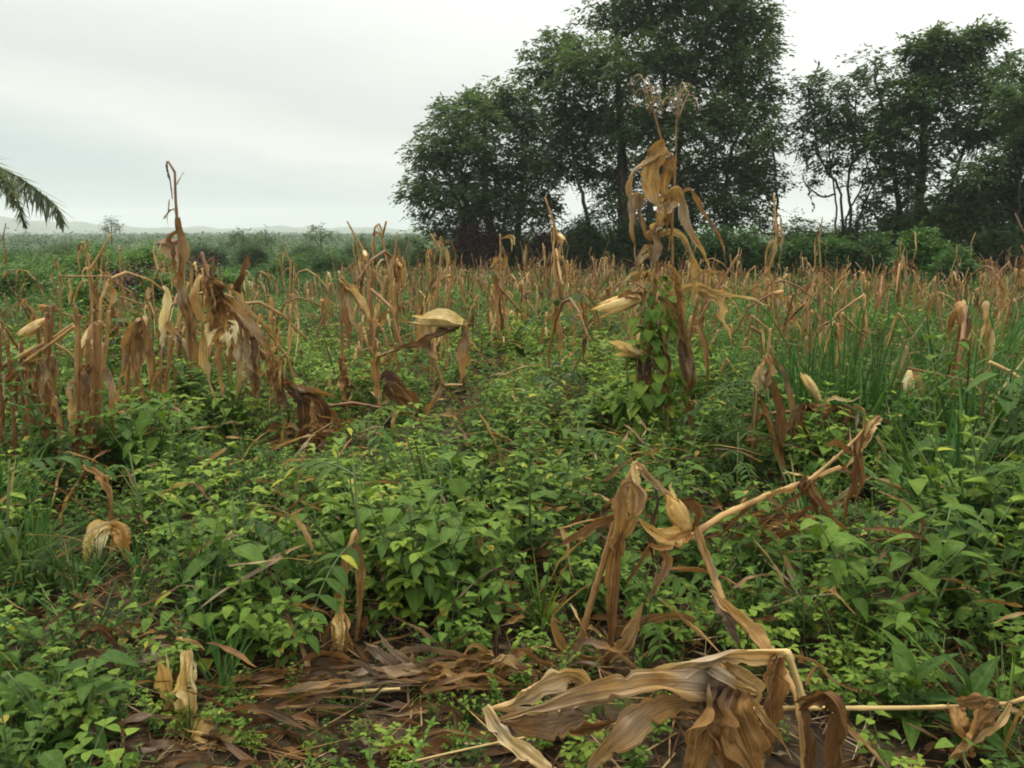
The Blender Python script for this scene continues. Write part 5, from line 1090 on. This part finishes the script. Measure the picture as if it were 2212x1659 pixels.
for i, (lab, u, v, ru, rv, d, mt, tn) in enumerate((
    ('dark bush at the left foot of the tree group', 930, 545, 55, 26, 37, 'tree', .45), ('reddish brown thicket under the dark spreading tree', 1010, 535, 60, 45, 35.5, 'deadleaf', .25), ('dark shrub under the middle of the spreading tree', 1090, 545, 50, 40, 36, 'tree', .2),
    ('second reddish brown thicket, right below the spreading tree', 1170, 545, 50, 42, 35.5, 'deadleaf', .2), ('dark green shrub left of the tall tree trunk', 1265, 535, 60, 55, 35, 'tree', .3), ('dark shrub right at the tall tree trunk', 1355, 545, 60, 50, 34.5, 'tree', .25), ('dark shrub between the two tall trunks', 1450, 545, 60, 48, 34, 'tree', .3),
    ('green shrub right of the tall tree trunks', 1545, 545, 60, 38, 29, 'shrub', .2), ('green shrub below the thin leaning trunk', 1640, 550, 65, 34, 28.5, 'shrub', .3), ('low green shrub under the open sky gap', 1725, 555, 60, 30, 28, 'shrub', .25), ('green shrub at the foot of the many stemmed tree', 1810, 555, 62, 30, 28, 'shrub', .32), ('airy dark shrub filling the lower sky gap, left of the many stems', 1735, 480, 45, 40, 33, 'tree', .5), ('airy dark shrub behind the many stemmed tree', 1830, 470, 70, 45, 34.5, 'tree', .45),
    ('green shrub under the large right tree', 1905, 555, 55, 32, 27.5, 'shrub', .35), ('bright green pointed shrub standing out at the right', 1990, 550, 62, 48, 24, 'shrub', .5), ('low green shrub right of the bright pointed one', 2050, 590, 50, 32, 22, 'shrub', .35), ('dark undergrowth at the far right behind the grey trunks', 2150, 540, 90, 50, 34, 'deadleaf', .1))):
    if d > 34 and 'airy' not in lab and 'foot' not in lab: v, rv = v - 28, rv + 30
    elif d < 34 and v > 540: v, rv = v - 20, rv + 22
    shrub(lab, u, v, ru, rv, d, 400 + i, mt, tn, ls=.14 if mt != 'deadleaf' else .12, dens=1.5 if 'airy' not in lab else .8)
for i, (lab, u, v, ru, rv, d, mt, tn) in enumerate((
    ('bright green rounded bush left of the tall snapped stalk, beside the hut', 315, 535, 62, 24, 22, 'shrub', .9), ('wide green bush mound near the palm frond tip', 205, 540, 105, 28, 21, 'shrub', .78), ('green bush at the left border below the palm', 50, 570, 100, 30, 18, 'shrub', .68), ('dead dark brown brush heap left of the hut', 270, 575, 50, 28, 17, 'deadleaf', .45),
    ('dark brownish dead bush right behind the tall snapped stalk', 425, 545, 28, 26, 20, 'deadleaf', .5), ('light green bush right of the tall snapped stalk', 500, 570, 50, 22, 21, 'shrub', .7), ('green scrub bush beyond the field, left of centre', 600, 560, 60, 22, 30, 'shrub', .45), ('grey green scrub bush beyond the field near the centre', 720, 555, 70, 24, 36, 'shrub', .35), ('grey green scrub bush left of the tree group', 830, 545, 75, 30, 40, 'shrub', .3),
    ('dark dense bush in the middle distance, left of centre', 530, 530, 46, 26, 42, 'tree', .35), ('dark rough bush behind the snapped stalk and the hut', 450, 530, 50, 22, 46, 'tree', .3), ('dark low scrub patch between palm frond and hut', 150, 525, 110, 14, 52, 'tree', .25), ('dark scrub patch beyond the field, just left of the small skyline tree', 655, 530, 55, 22, 48, 'tree', .3), ('dark scrub patch beyond the field, right of the small skyline tree', 765, 530, 55, 22, 50, 'tree', .3), ('dark grey green bush at the left end of the distant tree line', 850, 525, 50, 26, 48, 'tree', .3), ('low bush in the grass below the palm frond', 130, 580, 40, 16, 16, 'shrub', .7), ('bushy green weeds mound left of the dead brush', 180, 600, 50, 22, 14, 'shrub', .7), ('green mound at right of the dead brush, below the hut', 350, 590, 40, 20, 16, 'shrub', .6))):
    shrub(lab, u, v, ru, rv, d, 450 + i, mt, tn, ls=.10, dens=1.9)
for i, (lab, u, top, d, w_, dn) in enumerate((('small bare looking tree on the skyline left of the tree group', 692, 486, 75, 26, .8), ('low flat topped tree on the skyline left of centre', 525, 500, 62, 30, 1.4), ('faint thin tree on the skyline near the palm frond', 240, 470, 95, 16, .4), ('tiny tree on the skyline between two others', 780, 505, 90, 14, .9), ('thin skyline tree right of the tall snapped stalk', 575, 500, 85, 10, .7), ('low tree at the skyline just left of the big trees', 880, 505, 60, 36, 1.2))):
    tree('skyline_tree', lab, d, (u, 530), [(u + 3, top + 16, w_, 7, 0, dn), (u - w_ * .6, top + 24, w_ * .6, 5, 0, dn), (u + w_ * .7, top + 20, w_ * .5, 5, 0, dn), (u - 3, top + 5, w_ * .35, 5, 0, dn)], [(.10, .03, [(u, 545, 0), (u + 1, 525, 0), (u, top + 8, 0)])], 600 + i, 1.1, .2, .5, csig=.42, limb=.035)

# ------------------------------------------------------------------ far scrub and woods
def far_scrub():
    rg = np.random.default_rng(91); mb = MB()
    for (d0, d1, n, hh, ls, lf) in ((46, 110, 1500, 1.2, .34, 40), (110, 300, 2100, 1.7, .6, 32), (300, 700, 1700, 2.3, 1.7, 20), (700, 1300, 1500, 3.0, 3.4, 14)):
        D = np.sqrt(rg.uniform(d0 ** 2, d1 ** 2, n)); A = rg.uniform(R(-48), R(40), n); X, Y = D * np.sin(A), D * np.cos(A)
        H = hh * rg.uniform(.4, 1.0, n) * (1 + .35 * lfn(X, Y, 12 / d1)); H = np.where(rg.uniform(size=n) < .035, H * 1.7, H)
        keep = ~((D < 120) & (A > R(-12))); X, Y, H = X[keep], Y[keep], H[keep]; m = len(X) * lf
        P = np.repeat(np.stack([X, Y, gz(X, Y)], -1), lf, 0); hr = np.repeat(H, lf); P += np.stack([rg.normal(0, .45, m) * hr, rg.normal(0, .45, m) * hr, hr * rg.uniform(0, 1, m) ** .8], -1)
        S = ls * rg.uniform(.5, 1.2, m); tn = np.repeat(.18 + .14 * lfn(X, Y, 20 / d1, 2) + rg.normal(0, .1, len(X)), lf)
        inst(mb, TM['lo'], P, sph(rg.uniform(0, 6.28, m), rg.uniform(-.5, .7, m)), S, S * .6, np.clip(tn + rg.normal(0, .1, m), .02, .95))
    tag(mb.build('far_scrub', M['shrub']), 'hazy green scrub and far woods stretching to the hills', 'woodland', kind='stuff')
far_scrub()

# ------------------------------------------------------------------ palm at the left border
def palm():
    d = 11.0; c = at(-150, 400, d); T = thing('palm_tree', 'palm tree at the left border, one feathery frond drooping into view', 'palm tree', (c[0], c[1], float(gz(c[0], c[1])))); rg = np.random.default_rng(14)
    tk = MB(); tube(tk, smoothpath([(c[0], c[1], -.3), (c[0] - .05, c[1], c[2] * .5), (c[0], c[1], c[2])], 24), .17 + .02 * np.sin(np.arange(24) * 2.1), 10, .4); tk.build('trunk', M['bark'], T)
    fr = [([c, at(-60, 350, d - .2), at(20, 372, d - .3), at(85, 415, d - .4), at(125, 455, d - .45), at(136, 500, d - .45)], .52)]
    fr.append(([c, at(-90, 330, d - .5), at(-30, 345, d - .9), at(15, 400, d - 1.2), at(40, 455, d - 1.3)], .38))
    for i in range(11):
        a = i * .6 + .3; l = rg.uniform(1.1, 1.7); u = np.array([math.cos(a), math.sin(a), 0])
        if u[0] > .35 and u[1] < .9: continue
        fr.append(([c, c + u * l * .4 + [0, 0, .45], c + u * l * .8 + [0, 0, .4], c + u * l * 1.1 + [0, 0, -.1], c + u * l * 1.2 + [0, 0, -.6]], .4))
    for P, ll in fr:
        P = smoothpath(P, 40); tube(tb := MB(), P, np.linspace(.02, .005, 40), 5, .6); lf = tb; T_ = norm(np.gradient(P, axis=0)); n = 130
        for s in (-1, 1):
            t = np.linspace(.12, .99, n); p = np.stack([np.interp(t, np.linspace(0, 1, 40), P[:, k]) for k in range(3)], -1); tg = norm(np.stack([np.interp(t, np.linspace(0, 1, 40), T_[:, k]) for k in range(3)], -1))
            sd = norm(np.cross(tg, [0, 0, 1])) * s; dr = sd * rg.uniform(.15, .9, (n, 1)) + tg * .38 + np.array([0, 0, -1]) * rg.uniform(.1, 1.3, (n, 1))
            ln = ll * np.sin(np.clip(t * .9 + .12, 0, 1) * math.pi) ** .5 * rg.uniform(.75, 1.1, n) * .95
            for _ in range(1): inst(lf, TM['blade'], p + rg.normal(0, .01, (n, 3)), dr + rg.normal(0, .10, (n, 3)), ln * rg.uniform(.6, 1.25, n), .028, np.clip(rg.normal(.5, .15, n), 0, .9))
        lf.build('frond', M['palm'], T)
palm()

# ------------------------------------------------------------------ small mud hut beyond the field
def hut():
    d = 30.0; c = at(372, 530, d); T = thing('mud_hut', 'small orange mud hut with dark red roof behind the tall snapped stalk', 'hut', (c[0], c[1], float(gz(c[0], c[1]))))
    def box(mb, x0, x1, y0, y1, z0, z1, skew=0):
        V = np.array([(x, y, z) for z in (z0, z1) for y in (y0, y1) for x in (x0, x1)], float); V[4:, 2] += np.where(V[4:, 1] > (y0 + y1) / 2, skew, 0)
        mb.add(V, [(0, 2, 3, 1), (4, 5, 7, 6), (0, 1, 5, 4), (2, 6, 7, 3), (1, 3, 7, 5), (0, 4, 6, 2)], np.zeros((8, 3)))
    zt = at(372, 527, d)[2]; zr = at(372, 521, d)[2]
    w_ = MB(); box(w_, c[0] - .55, c[0] - .1, c[1], c[1] + .7, float(gz(c[0], c[1])) - .1, zt); w_.build('wall', M['mud'], T, smooth=False)
    r_ = MB(); box(r_, c[0] - .6, c[0] - .02, c[1] - .12, c[1] + .85, zt + .003, zt + .03, zr - zt + .06); r_.build('roof', M['rust'], T, smooth=False)
hut()

# ------------------------------------------------------------------ the air
def haze():
    mb = MB(); x0, x1, y0, y1, z0, z1 = -2200, 2200, -60, 2100, -3, 58
    V = np.array([(x, y, z) for z in (z0, z1) for y in (y0, y1) for x in (x0, x1)], float)
    mb.add(V, [(0, 2, 3, 1), (4, 5, 7, 6), (0, 1, 5, 4), (2, 6, 7, 3), (1, 3, 7, 5), (0, 4, 6, 2)], np.zeros((8, 3)))
    m, Nn, Lk = mat_new('haze_air'); pv = Nn.new('ShaderNodeVolumePrincipled'); pv.inputs['Density'].default_value = .00045; pv.inputs['Color'].default_value = (.93, .98, 1, 1); pv.inputs['Anisotropy'].default_value = .2
    o = Nn.new('ShaderNodeOutputMaterial'); Lk.new(pv.outputs[0], o.inputs['Volume'])
    ob = mb.build('haze', m, smooth=False); ob['kind'] = 'stuff'; ob['label'] = 'thin pale haze in the air over the plain'; ob['category'] = 'haze'
haze()
